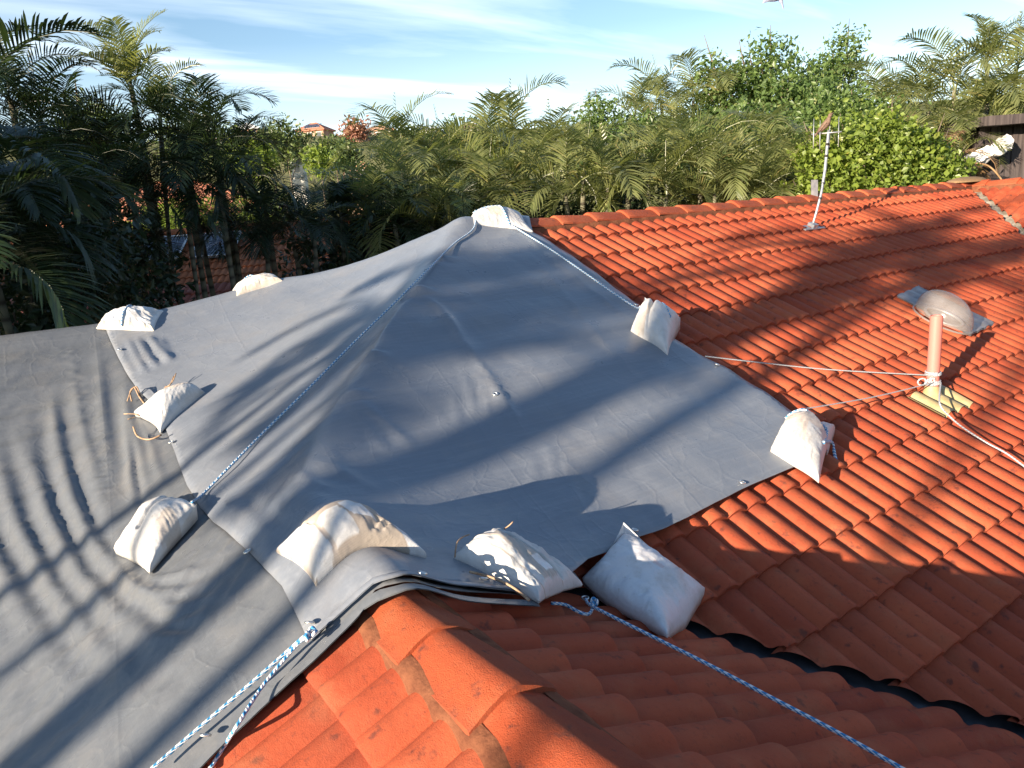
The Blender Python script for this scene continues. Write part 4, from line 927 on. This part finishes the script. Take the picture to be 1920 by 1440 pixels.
def palm_mesh(name, seed, nf, Lf, ll, m, upright=.0, npair=44, lw=.020, dead=1):
    rnd = random.Random(seed); V = []; F = []
    for i in range(nf):
        a = i*2.399+rnd.uniform(-.3, .3); k = i/nf
        th = R(84)-k*R(58)*(1-upright)+rnd.uniform(-.1, .1); bend = (1.9+.7*k)*(1-upright*.55)+rnd.uniform(-.25, .25)
        frond(rnd, Lf*rnd.uniform(.85, 1.1)*(.8+.2*math.sin(math.pi*min(1, k+.3))), th, bend, npair, ll, V, F, (0, 0, -.25*k), a, lw)
    # spear
    frond(rnd, Lf*.6, R(88), .1, npair//2, ll*.25, V, F, (0, 0, 0), 0, lw*.6, 0)
    me = bpy.data.meshes.new(name); me.from_pydata([tuple(v_) for v_ in V], [], F); me.materials.append(m); me.update(); return me
CROWNS = {}
def crown(kind, i):
    if (kind, i) not in CROWNS:
        P = {'cane': dict(nf=7, Lf=2.25, ll=.66, m=M_PALM, lw=.019, npair=29), 'dark': dict(nf=9, Lf=2.0, ll=.55, m=M_PALM_SHADE, lw=.014, npair=32), 'tall': dict(nf=8, Lf=1.8, ll=.55, m=M_PALM, upright=.6, lw=.016, npair=30),
             'near': dict(nf=9, Lf=2.2, ll=.62, m=M_PALM_SHADE, npair=46, lw=.018), 'shade': dict(nf=11, Lf=2.3, ll=.6, m=M_PALM_SHADE, npair=40, lw=.03)}[kind]
        CROWNS[kind, i] = palm_mesh('crown', 100+i*7+len(kind), **P)
    return CROWNS[kind, i]
TR = {}
def trunk_mesh(h, r_, lean, seed, base_r=None, m=M_TRUNK):
    rnd = random.Random(seed); P = []; Rr = []; k = 10
    for i in range(k+1):
        f = i/k; P.append((lean[0]*f*f, lean[1]*f*f, h*f)); Rr.append(r_*(1.35-.35*min(1, f*3))*(1.0-.15*f) if f < .86 else r_*(1.15 if f < .93 else .75))
    mb = MB(); mb.tube(P, Rr, 9); me = bpy.data.meshes.new('trunk'); me.from_pydata(mb.v, [], mb.f); me.materials.append(m); me.polygons.foreach_set('use_smooth', [True]*len(me.polygons)); me.update(); return me
def palm(pos_crown, kind, i, scale, rot, label, group, seed=0, tr=.055, lean=None):
    rnd = random.Random(seed); x, y, z = pos_crown; lean = lean or (rnd.uniform(-.4, .4), rnd.uniform(-.4, .4))
    bx, by = x-lean[0], y-lean[1]; zg = float(gz(np.array(bx), np.array(by)))-.1
    root = thing('palm_tree', (bx, by, zg), label, 'palm tree', group)
    c = bpy.data.objects.new('crown', crown(kind, i)); c.location = (lean[0], lean[1], z-zg); c.rotation_euler = (rnd.uniform(-.12, .12), rnd.uniform(-.12, .12), rot); c.scale = (scale,)*3; put(c, root)
    t_ = bpy.data.objects.new('trunk', trunk_mesh(z-zg+.02, tr*scale, lean, seed)); put(t_, root)
    return root
rnd = random.Random(77)
ORD = ['first', 'second', 'third', 'fourth', 'fifth', 'sixth', 'seventh', 'eighth', 'ninth', 'tenth', 'eleventh', 'twelfth', 'thirteenth', 'fourteenth', 'fifteenth', 'sixteenth', 'seventeenth', 'eighteenth', 'nineteenth', 'twentieth', 'twenty first', 'twenty second', 'twenty third', 'twenty fourth', 'twenty fifth', 'twenty sixth', 'twenty seventh', 'twenty eighth', 'twenty ninth', 'thirtieth']
def row(lst, text, group):
    lst = sorted(lst, key=lambda a: a[0])
    for n, (px, py, d, kind, sc) in enumerate(lst):
        palm(at(px, py, d), kind, rnd.randrange(4), sc*rnd.uniform(.93, 1.07), rnd.uniform(0, 6.28), text % ORD[n], group, rnd.randrange(9999))
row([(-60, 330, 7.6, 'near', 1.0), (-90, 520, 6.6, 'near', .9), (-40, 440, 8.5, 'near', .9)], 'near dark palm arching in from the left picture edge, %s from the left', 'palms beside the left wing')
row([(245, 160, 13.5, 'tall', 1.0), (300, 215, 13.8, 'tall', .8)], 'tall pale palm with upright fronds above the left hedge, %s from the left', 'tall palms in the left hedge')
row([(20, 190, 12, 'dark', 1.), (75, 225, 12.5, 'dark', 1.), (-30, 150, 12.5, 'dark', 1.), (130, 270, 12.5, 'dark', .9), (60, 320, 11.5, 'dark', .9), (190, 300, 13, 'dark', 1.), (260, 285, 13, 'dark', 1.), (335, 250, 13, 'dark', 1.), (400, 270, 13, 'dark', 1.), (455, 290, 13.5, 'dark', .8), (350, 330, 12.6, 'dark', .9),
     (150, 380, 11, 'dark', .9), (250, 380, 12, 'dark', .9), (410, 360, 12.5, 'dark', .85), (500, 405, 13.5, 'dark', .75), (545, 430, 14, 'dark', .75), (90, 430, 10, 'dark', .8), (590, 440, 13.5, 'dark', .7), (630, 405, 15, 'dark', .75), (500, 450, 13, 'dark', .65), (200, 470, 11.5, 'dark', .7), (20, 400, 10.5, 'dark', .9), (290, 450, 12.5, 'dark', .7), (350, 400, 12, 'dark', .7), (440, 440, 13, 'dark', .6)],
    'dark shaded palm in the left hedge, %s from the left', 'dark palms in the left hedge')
row([(668, 411, 16, 'cane', .8), (705, 371, 17, 'cane', .9), (752, 288, 18.5, 'cane', 1.), (770, 371, 16, 'cane', 1.), (830, 301, 18.5, 'cane', 1.), (845, 366, 16.5, 'cane', 1.), (905, 304, 17.5, 'cane', 1.), (915, 376, 15, 'cane', .9), (965, 266, 18, 'cane', 1.05), (985, 349, 15.5, 'cane', 1.), (1035, 294, 17.5, 'cane', 1.), (1060, 364, 15, 'cane', .9), (1095, 324, 16, 'cane', .9), (1140, 354, 15, 'cane', .9),
     (690, 426, 15, 'cane', .9), (810, 426, 15, 'cane', .9), (1180, 324, 16.5, 'cane', .95), (640, 400, 15, 'dark', .8), (740, 420, 14.5, 'dark', .8), (870, 410, 14.5, 'dark', .8)],
    'sunlit palm in the middle hedge behind the roof peak, %s from the left', 'sunlit palms in the middle hedge')
row([(1215, 345, 15.5, 'cane', .85), (1262, 310, 16.5, 'cane', .9), (1310, 330, 15.5, 'cane', .9), (1355, 300, 16.5, 'cane', .95), (1395, 335, 15.5, 'cane', .9), (1440, 310, 16.5, 'cane', .95), (1470, 345, 15.2, 'cane', .8), (1505, 335, 16, 'cane', .8), (1250, 370, 15, 'cane', .8), (1340, 365, 15, 'cane', .8), (1425, 365, 15, 'cane', .7)],
    'arching golden cane palm low behind the right ridge, %s from the left', 'golden cane palms behind the right ridge')
row([(1190, 215, 25, 'cane', 1.1), (1240, 195, 26, 'cane', 1.2), (1300, 190, 26, 'cane', 1.2), (1345, 205, 25, 'cane', 1.1), (1270, 240, 24, 'cane', 1.1), (1215, 260, 23, 'cane', 1.)],
    'tall far palm left of the big leafy tree, %s from the left', 'tall palms left of the leafy tree')
row([(1850, 118, 19, 'tall', 1.0), (1790, 170, 19, 'cane', 1.2), (1905, 150, 18.5, 'cane', 1.2), (1740, 205, 20, 'cane', 1.1), (1690, 215, 21, 'cane', 1.1), (1650, 205, 23, 'cane', 1.1), (1830, 220, 18, 'cane', 1.1), (1880, 240, 18.5, 'cane', 1.), (1760, 265, 18, 'cane', 1.), (1945, 215, 18, 'cane', 1.), (1720, 285, 17.5, 'cane', .9), (1800, 290, 17, 'cane', .7)],
    'tall palm in the bright cluster at the upper right, %s from the left', 'palms at the upper right')

# ------------------------------------------------------------------ broadleaf trees
def leaf_cloud(seed, blobs, nleaf, size, m, name='crown', squash=.5):
    rg = np.random.default_rng(seed); P = []; tot = sum(b[3]**2 for b in blobs)
    for (cx, cy, cz, r_) in blobs:
        n = int(nleaf*r_*r_/tot); d = rg.normal(size=(n, 3)); d /= np.linalg.norm(d, axis=1)[:, None]
        rad = r_*(1-.55*rg.random(n)**1.6)*(1+.28*np.sin(d[:, 0]*5+seed)*np.cos(d[:, 1]*6+cz))
        # gather into sprigs
        q_ = d*rad[:, None]*[1, 1, .85]; k = max(4, n//14); sp_ = q_[rg.integers(0, n, k)]; own = rg.integers(0, k, n)
        q_ = np.where((rg.random(n) < .75)[:, None], sp_[own]+rg.normal(size=(n, 3))*size*2.1, q_)
        P.append(q_+[cx, cy, cz])
    P = np.concatenate(P); n = len(P)
    nrm = rg.normal(size=(n, 3))+[0, 0, .7]; nrm /= np.linalg.norm(nrm, axis=1)[:, None]
    a = np.cross(nrm, rg.normal(size=(n, 3))); a /= np.linalg.norm(a, axis=1)[:, None]; b = np.cross(nrm, a); s = size*(.35+1.15*rg.random(n)**1.3)[:, None]
    V = np.stack([P-a*s, P-b*s*squash+nrm*s*.12, P+a*s, P+b*s*squash+nrm*s*.12], 1).reshape(-1, 3)
    F = np.arange(4*n).reshape(n, 4)
    return V, F, m
def limbs(rnd, h, blobs, r0):
    mb = MB(); top = np.array([0, 0, h])
    mb.tube([(0, 0, 0), (rnd.uniform(-.1, .1), rnd.uniform(-.1, .1), h*.5), top], [r0*1.3, r0, r0*.7], 8)
    for (cx, cy, cz, r_) in blobs:
        e = np.array([cx, cy, cz]); s_ = np.array([0, 0, h*rnd.uniform(.6, 1)]); mid = (s_+e)/2+np.array([rnd.uniform(-.2, .2), rnd.uniform(-.2, .2), -.2])
        mb.tube([s_, mid, e, e+(e-mid)*.35], [r0*.6, r0*.4, r0*.22, r0*.06], 6)
    return mb
def tree(pos, h, blobs, nleaf, size, m, label, seed, name='tree', r0=.14, cat='tree', group=None, squash=.5):
    x, y, z = pos; zg = float(gz(np.array(x), np.array(y)))-.1; hh = z-zg
    root = thing(name, (x, y, zg), label, cat, group); o = np.array([x, y, zg])
    bl = [(a, b, c+hh, r_) for (a, b, c, r_) in blobs]
    V, F, m = leaf_cloud(seed, bl, nleaf, size, m, squash=squash); arr_mesh('crown', V+o, F, m, root, False)
    mb = limbs(random.Random(seed), max(.5, hh+min(b[2] for b in blobs)), bl, r0); mb.v = [tuple(np.array(v_)+o) for v_ in mb.v]; mb.build('trunk', M_BARK, root, True)
    return root
def blobs(seed, n, rx, rz, r_, axis=None):
    rg = random.Random(seed); return [(rg.uniform(-rx, rx), rg.uniform(-rx, rx)*.7, rg.uniform(-rz, rz), r_*rg.uniform(.7, 1.15)) for _ in range(n)]
rt = lambda a, b, c: CR*a*1+CU*0+np.array([0, 0, c])+CF*b
def tb_(lst): return [tuple((CR[:3]*a+np.array([CF[0], CF[1], 0])*b+np.array([0, 0, c])).tolist())+(r_,) for a, b, c, r_ in lst]
_r = random.Random(12)
tree(at(1450, 190, 25), 6, tb_([(_r.uniform(-2.6, 2.4)*k_, 0, _r.uniform(-1.2, 1.0)-.0*k_, _r.uniform(.3, .6)) for k_ in [.3, .5, .7, .9, 1, 1, .8, .6, .4, .9, .75, .55]]+[(-.1, 0, 1.4, .75), (-.6, .2, .7, .95), (.5, 0, .6, 1.0), (-1.3, 0, -.1, 1.2), (.1, -.4, -.2, 1.4), (1.2, 0, -.1, 1.1), (-2.2, .3, -1.0, 1.3), (-.6, 0, -1.4, 1.6), (1.3, .3, -1.3, 1.5), (-2.6, 0, -2.1, 1.3), (.3, -.5, -2.3, 1.7), (2.3, 0, -1.5, 1.1), (2.2, .2, -2.6, 1.4), (-1.5, 0, -2.7, 1.6)]), 30000, .085, M_LEAF, 'big leafy green tree rising highest behind the right ridge', 5)
tree(at(1560, 150, 26.5), 6, tb_([(.5, 0, 1.15, .55), (.0, 0, .4, .7), (.7, .2, .3, .5), (-.5, 0, -.2, .9), (.2, 0, -1.0, 1.1), (-.6, 0, -1.8, 1.2)]), 9000, .08, M_LEAF, 'slim leafy tree with a tufted top just right of the big leafy tree', 6)
tree(at(1650, 312, 14.5), 3, tb_([(1.35*math.cos(a)*f_, _r.uniform(-.2, .2), -.25+.85*math.sin(a)*f_, _r.uniform(.2, .4)) for a, f_ in [(_r.uniform(-.5, 3.6), _r.uniform(.3, 1.15)) for _ in range(38)]]+[(-.7, 0, .55, .55), (.0, 0, .55, .6), (-1.15, .1, .15, .5), (.55, 0, .15, .6), (-.4, -.2, .05, .75), (.1, -.2, -.5, .8), (.9, 0, -.4, .55), (-1.0, 0, -.6, .7), (1.05, 0, -.9, .5), (-.3, 0, -1.2, .9)]), 22000, .05, M_LIME, 'bright lime green bush just behind the right ridge below the leafy trees', 7, 'bush', .08, 'bush', squash=.75)
tree(at(1590, 250, 18), 4, tb_([(-.6, 0, .3, .7), (.1, 0, .5, .7), (.8, 0, .2, .6), (-.2, 0, -.5, 1.)]), 9000, .06, M_LEAF, 'mid green shrub between the lime bush and the big leafy tree', 8, 'bush', .08, 'bush')
tree(at(1140, 265, 22), 5, tb_([(-.2, 0, .75, .5), (-.6, 0, .1, .7), (.4, 0, .2, .7), (0, 0, -.7, 1.1), (1.0, 0, -.3, .8), (1.1, 0, .35, .5)]), 12000, .065, M_LEAF, 'leafy tree between the middle palms and the tall far palms', 9)
tree(at(1390, 270, 21), 5, tb_([(-.9, 0, .1, .8), (.2, 0, .3, .9), (1.1, 0, .1, .8), (0, 0, -.8, 1.2)]), 12000, .07, M_LEAF, 'low leafy tree behind the golden cane palms left of the aerial', 10)
tree(at(152, 225, 19), 5, tb_([(0, 0, .45, .22), (0, 0, .1, .38), (.05, 0, -.35, .55), (-.05, 0, -.9, .8), (0, 0, -1.6, 1.)]), 7000, .06, M_FARLEAF, 'small pointed dark tree between the palms at the left', 12)
tree(at(195, 250, 26), 5, tb_([(0, 0, .6, .5), (.4, 0, .1, .6), (-.3, 0, -.4, .9)]), 3500, .07, M_FARLEAF, 'thin grey green tree peeping between the left palms', 13)
for k, (px, py, d, lab) in enumerate(((30, 470, 9.5, 'dark undergrowth bush low at the left picture edge'), (160, 520, 12, 'dark undergrowth bush low behind the silvery sandbag'), (690, 450, 15.5, 'dark undergrowth bush behind the tarpaulin left of the peak'), (760, 440, 17, 'dark undergrowth bush just left of the roof peak under the palms'), (1060, 400, 18, 'dark undergrowth bush just right of the roof peak under the palms'), (1230, 390, 18, 'dark undergrowth bush below the far palms'), (1400, 385, 18, 'dark undergrowth bush behind the aerial'), (900, 400, 19, 'dark undergrowth bush behind the roof peak'))):
    tree(at(px, py, d), 3, tb_([(-.8, 0, 0, .7), (.2, .2, .3, .8), (1.0, 0, -.1, .7), (-.2, 0, -.8, 1.1), (.8, 0, -1., .9), (-1.2, 0, -1.1, .9)]), 7000, .07, M_PALM_SHADE, lab, 40+k, 'bush', .06, 'bush')
# dead hanging fronds beside the shed
for k, (px, py, d, lab) in enumerate(((1805, 262, 15.5, 'dead straw coloured frond hanging left of the dark shed'), (1668, 222, 19, 'rusty dead frond hanging among the palms above the lime bush'), (1770, 300, 15.5, 'pale dead frond drooping over the ridge corner'))):
    V = []; F = []; r_ = random.Random(k); frond(r_, 1.5, R(10), 1.6, 36, .38, V, F, (0, 0, 0), 2.2+k*1.9, .014, .6); frond(r_, 1.2, R(30), 2.0, 30, .34, V, F, (0, 0, 0), 3.2+k, .014, .6)
    o = arr_mesh('dead_frond', np.array(V)+at(px, py, d), F, M_DRYLEAF, None, False); tag(o, lab, 'dead frond')

# ------------------------------------------------------------------ shed and white sheet at the right
sd_c = at(1900, 300, 17.0); shed = thing('shed', (sd_c[0], sd_c[1], GZ), 'dark weathered board shed at the right picture edge behind the ridge', 'shed')
ax = np.array([[CR[0], CR[1], 0], [CF[0], CF[1], 0], [0, 0, 1]]); ax[0] /= np.linalg.norm(ax[0]); ax[1] = np.cross(ax[2], ax[0])
def loc(a, b, c): return sd_c+ax[0]*a+ax[1]*b+np.array([0, 0, c])
mb = MB(); top_z = .75
for i in range(34):
    a = -.75+i*.125; mb.box(loc(a, .02*(i % 2), (GZ-sd_c[2]+top_z)/2), (.118, .03, top_z-(GZ-sd_c[2])), ax)
mb.box(loc(1.3, 1.6, (GZ-sd_c[2]+top_z)/2), (4.0, 3.0, top_z-(GZ-sd_c[2])-.1), ax)
mb.build('wall', M_DARKWOOD, shed)
mb = MB(); mb.box(loc(1.3, 1.4, top_z+.10), (4.6, 4.0, .20), ax); mb.build('roof', M_DARKWOOD, shed)
V = []
for i in range(30):
    for j in range(16):
        s, t_ = i/29, j/15; V.append(loc(-1.35+.95*s, -.35-.3*math.sin(math.pi*t_)+.12*float(fbm(s*4, t_*4, 61)), .42*s-.35*t_+.1+.10*float(fbm(s*5, t_*3, 62))))
V = np.array(V); F = grid_faces(30, 16); n = len(V)
o = arr_mesh('plastic_sheet', np.concatenate([V, V+ax[1]*.01]), F.tolist()+(F[:, ::-1]+n).tolist(), mat('white_plastic', (.72, .70, .70), .4)[0], None, True); tag(o, 'crumpled white plastic sheet hanging at the left corner of the dark shed', 'plastic sheet')
br = rope_mesh('branch', [at(1800, 306, 15.4), at(1840, 307, 15.4), at(1860, 316, 15.4), at(1880, 340, 15.2), at(1890, 360, 15)], .018, M_DRYLEAF, None, 6, .05); tag(br, 'thin bare arched frond stalk in front of the dark shed', 'branch')

# ------------------------------------------------------------------ neighbouring houses
def hip_house(c, yaw, w, d, eave_z, rise, m_roof, m_wall, label, zb, over=.5, wins=3, solar=False, gable=False, group=None):
    root = thing('house', (c[0], c[1], zb), label, 'house', group); cy, sy = math.cos(yaw), math.sin(yaw); ax_ = np.array([[cy, sy, 0], [-sy, cy, 0], [0, 0, 1]]); C0 = np.array([c[0], c[1], 0.])
    P = lambda a, b, z: C0+ax_[0]*a+ax_[1]*b+np.array([0, 0, z])
    mb = MB(); mb.box(P(0, 0, (zb-1.5+eave_z)/2), (w, d, eave_z-zb+1.5), ax_); mb.build('wall', m_wall, root)
    W_, D_ = w/2+over, d/2+over; rl = max(.1, W_-D_) if not gable else W_
    V = [P(-W_, -D_, eave_z), P(W_, -D_, eave_z), P(W_, D_, eave_z), P(-W_, D_, eave_z), P(-rl, 0, eave_z+rise), P(rl, 0, eave_z+rise)]
    V2 = [v_-[0, 0, .18] for v_ in V[:4]]
    r_ = arr_mesh('roof', np.array(V+V2), [[0, 1, 5, 4], [1, 2, 5], [2, 3, 4, 5], [3, 0, 4], [6, 7, 1, 0], [7, 8, 2, 1], [8, 9, 3, 2], [9, 6, 0, 3], [9, 8, 7, 6]], m_roof, root, False)
    mb = MB(); mb.tube([P(-rl, 0, eave_z+rise+.03), P(rl, 0, eave_z+rise+.03)], .10, 8)
    for a, b in ((-1, -1), (1, -1), (1, 1), (-1, 1)): mb.tube([P(a*rl, 0, eave_z+rise+.03), P(a*W_, b*D_, eave_z+.03)], .08, 8)
    mb.build('ridge_capping', m_roof, r_ if False else root, True)
    for k in range(wins):
        a = -w/2+w*(k+.5)/wins; mb = MB(); mb.box(P(a, -d/2-.02, eave_z-1.1), (w/wins*.5, .05, 1.1), ax_); f_ = mb.build('window', M_FRAME, root)
        mb = MB(); mb.box(P(a, -d/2-.05, eave_z-1.1), (w/wins*.5-.14, .04, .96), ax_); g_ = mb.build('pane', M_GLASS, root); g_.parent = f_; g_.matrix_parent_inverse = Matrix(); 
    if solar:
        for k in range(4):
            a = -1.8+k*1.1; e = []
            for (s, t_) in ((0, .3), (1, .3), (1, .8), (0, .8)): e.append(P(a+s*1.0, -D_+t_*D_, eave_z+rise*t_+.08))
            o = arr_mesh('solar_panel', np.array(e+[x_-[0, 0, .04] for x_ in e]), [[0, 1, 2, 3], [7, 6, 5, 4], [0, 4, 5, 1], [1, 5, 6, 2], [2, 6, 7, 3], [3, 7, 4, 0]], M_SOLAR, root, False, uv=[(0, 0), (1, 0), (1, 1.6), (0, 1.6)]*2)
    return root
vy = math.atan2(CR[1], CR[0])
# next-door house with real tiles, seen through the left palms
nh_c = at(400, 436, 19.5); nh = thing('house', (nh_c[0], nh_c[1], GZ-2), 'neighbouring house with weathered orange tiles and solar panels seen through the left palms', 'house')
ang = vy+R(6); nu_ = (math.cos(ang), math.sin(ang)); nd_ = (math.sin(ang), -math.cos(ang))
zr_n = nh_c[2]-.0
tile_slope('roof_slope', (nh_c[0], nh_c[1], zr_n), nu_, nd_, -7, 6, 16, [], M_NEIGH, 41, .03, nh)
tile_slope('roof_slope', (nh_c[0]-nd_[0]*.02, nh_c[1]-nd_[1]*.02, zr_n), nu_, (-nd_[0], -nd_[1]), -7, 6, 6, [], M_NEIGH, 43, .05, nh)
mb = MB(); mb.tube([nh_c+np.array([nu_[0]*a, nu_[1]*a, .05]) for a in (-7, 0, 6)], .12, 10); mb.build('ridge_capping', M_NEIGH, nh, True)
mb = MB(); axn = np.array([[*nu_, 0], [-nd_[0], -nd_[1], 0], [0, 0, 1.]]); mb.box(nh_c+np.array([0, 0, -3.9])+axn[0]*-.5, (12.6, 8.6, 3.2), axn); mb.build('wall', M_WALLW, nh)
for k, (a, v0) in enumerate(((-1.5, .45), (-.2, .45), (-2.8, .45), (-6.2, 1.2))):
    e = []
    for s, t_ in ((0, 1), (1, 1), (1, 0), (0, 0)):
        v_ = v0+t_*1.25; e.append(nh_c+np.array([nu_[0]*(a+s*1.0)+nd_[0]*CA*v_, nu_[1]*(a+s*1.0)+nd_[1]*CA*v_, -SA*v_+.16]))
    sp_ = arr_mesh('solar_panel', np.array(e+[x_-[0, 0, .04] for x_ in e]), [[0, 1, 2, 3], [7, 6, 5, 4], [0, 4, 5, 1], [1, 5, 6, 2], [2, 6, 7, 3], [3, 7, 4, 0]], M_SOLAR, nh, False, uv=[(0, 0), (1, 0), (1, 1.6), (0, 1.6)]*2)
    mb = MB(); E = [np.array(x_)+[0, 0, .01] for x_ in e]
    for i in range(4): mb.tube([E[i], E[(i+1) % 4]], .022, 4)
    fr_ = mb.build('frame', M_FRAME, nh); fr_.parent = sp_
# low pink-red roof just below the tarpaulin's far edge
pk_c = at(330, 540, 15.0); pk = thing('outbuilding', (pk_c[0], pk_c[1], GZ-1), 'low pinkish tiled outbuilding roof below the palms behind the left tarpaulin', 'outbuilding')
tile_slope('roof_slope', tuple(pk_c), (math.cos(vy), math.sin(vy)), (math.sin(vy), -math.cos(vy)), -4, 4, 10, [], M_PINK, 47, .03, pk)
axp = np.array([[math.cos(vy), math.sin(vy), 0], [-math.sin(vy), math.cos(vy), 0], [0, 0, 1.]]); mb = MB(); mb.box(pk_c-axp[1]*1.4+np.array([0, 0, -2.9]), (7.6, 2.6, 2.6), axp); mb.build('wall', M_WALLW, pk)
def hh(px, py, d, w, dp, rise, mr, mw, label, yaw=0, **k):
    p = at(px, py, d); zg = float(gz(np.array(p[0]), np.array(p[1]))); hip_house(p[:2], vy+R(yaw), w, dp, p[2], rise, mr, mw, label, min(zg, p[2]-2.6), group='houses on the far hill', **k)
hh(342, 405, 38, 9, 7, 1.6, M_RRED, M_WALLB, 'red roofed house glimpsed between the left palms beyond the solar panels', 8)
hh(465, 243, 180, 5.5, 5, 1.4, M_RGRY, M_WALLB, 'grey roofed dark house high on the hill above the left palms', 5)
hh(590, 246, 190, 7.5, 6, 1.9, M_RRED, M_WALLB, 'red roofed house with rooftop solar panels on the hill skyline', -12, solar=True)
hh(652, 258, 185, 3, 3, 1.0, M_RBRN, M_WALLW, 'small dark roofed house right of the solar panel house on the hill', 0)
hh(712, 246, 190, 7, 5, 1.3, M_RTER, M_WALLW, 'pale terracotta roofed house behind the middle palms on the hill', 4)
hh(805, 243, 190, 4.5, 4, .4, M_RGRY, M_WALLW, 'white flat roofed house on the hill behind the middle palms', 0)
hh(558, 302, 110, 1.8, 1.8, .7, M_RBRN, M_WALLW, 'small white building with a brown pyramid roof on the slope', 0, wins=1, over=.25)
hh(665, 312, 100, 3, 2.6, .9, M_RTER, M_WALLB, 'low terracotta roof on the slope below the skyline houses', 6, over=.3)
hh(432, 262, 150, 4, 4, .8, M_RTER, M_WALLB, 'orange brick house part below the grey roofed house', 0)
hh(880, 243, 200, 8, 6, 1.4, M_RBRN, M_WALLW, 'long white house far behind the middle palms', 0)
hl = [(535, 262, 95, 2.6, M_FARLEAF, 'large round green tree on the hill left of the red roofed house'), (668, 248, 150, 1.6, M_PINKLEAF, 'pinkish flowering tree on the hill skyline'), (628, 282, 105, 1.7, M_FARLEAF, 'dark green tree below the solar panel house'), (650, 290, 92, 1.3, M_FARLEAF, 'green tree on the slope above the low terracotta roof'), (505, 268, 100, 1.6, M_FARLEAF, 'green tree right of the grey roofed house'), (600, 300, 85, 1.0, M_LIME, 'light green bush on the slope near the small white building'), (745, 276, 95, 2.0, M_FARLEAF, 'green tree below the pale terracotta roofed house'), (780, 275, 100, 2.4, M_FARLEAF, 'green tree below the white flat roofed house'), (850, 262, 120, 3., M_FARLEAF, 'green tree left of the long white house'), (925, 258, 120, 3., M_FARLEAF, 'green tree right of the long white house'), (470, 285, 85, 2.2, M_LIME, 'light green tree below the orange brick house part'), (400, 262, 100, 3., M_FARLEAF, 'green tree at the left end of the hill'), (340, 262, 100, 3., M_FARLEAF, 'green tree behind the tall left palms'),
      (300, 415, 30, 1.0, M_LIME, 'yellow green shrub in sun left of the red roofed house'), (330, 425, 27, .9, M_LIME, 'yellow green shrub in sun below the red roofed house'), (375, 418, 29, 1.1, M_LIME, 'yellow green shrub in sun right of the red roofed house'), (450, 415, 30, 1.3, M_LIME, 'yellow green shrub beyond the neighbouring ridge'), (500, 400, 34, 1.5, M_FARLEAF, 'green shrub beyond the neighbouring ridge')]
for k, (px, py, d, r_, m_, lab) in enumerate(hl):
    bl = [(0, 0, 0, r_), (r_*.7, 0, -.2*r_, r_*.7), (-r_*.7, .1, -.2*r_, r_*.75), (0, r_*.3, .4*r_, r_*.7), (0, 0, -.7*r_, r_*.9)]
    tree(at(px, py, d), 3, bl, 2600, max(.06, d*.0028), m_, lab, 70+k, 'tree' if r_ > 1.55 else 'bush', .1, 'tree' if r_ > 1.55 else 'bush', 'trees on the far hill' if d > 60 else None)

# ------------------------------------------------------------------ palms and trees on the sunny side, out of the picture, whose shade falls on the roof
PLN = SUN[:2]/np.hypot(*SUN[:2]); PNN = np.array([-PLN[1], PLN[0]]); TE = -SUN[2]/np.hypot(*SUN[:2])
def shade_palm(c, dist, top, kind, sc, label, tr=.11, lean=0., seed=1):
    p = PNN*c-PLN*dist
    palm((p[0], p[1], top), kind, seed % 4, sc, seed*1.3, label, None, seed, tr/sc, (PNN[0]*lean, PNN[1]*lean))
shade_palm(2.62, 14, 4.6, 'shade', .62, 'tall slender palm standing left of the house with the thickest trunk of its row', .17, -.35, 1)
shade_palm(2.2, 15, 4.6, 'shade', .58, 'tall slender palm standing left of the house behind the thickest trunk', .07, -.2, 2)
shade_palm(4.15, 14, 3.4, 'shade', .6, 'tall palm left of the house nearest the big shade tree', .05, .1, 3)
shade_palm(3.55, 16, 3.7, 'shade', .7, 'tall palm left of the house between its neighbours', .05, .2, 4)
shade_palm(1.15, 18, 6.6, 'shade', 1.0, 'tallest palm left of the house towards the camera side', .05, .1, 5)
for k, (c, dist, zt, r_) in enumerate(((9.9, 9, 2.6, 2.4), (12, 10, 3.2, 2.6), (14.3, 9, 3.4, 2.6), (16.6, 8, 3.4, 2.7), (19, 8, 3.4, 2.7), (21.5, 9, 3.0, 2.6))):
    p = PNN*c-PLN*dist; bl = [(0, 0, 0, r_), (r_*.7, 0, -.3, r_*.8), (-r_*.7, 0, -.3, r_*.8), (0, r_*.6, .3, r_*.7), (0, 0, -1.6, r_*1.1)]
    tree(np.array([p[0], p[1], zt]), 4, bl, 9000, .11, M_LEAF, ('broad shade tree left of the house, %s from the tall palms' % ORD[k]), 90+k)

for o in bpy.data.objects:
    if 'label' in o and not 4 <= len(o['label'].split()) <= 16: print('LABEL', o.name, len(o['label'].split()), o['label'])
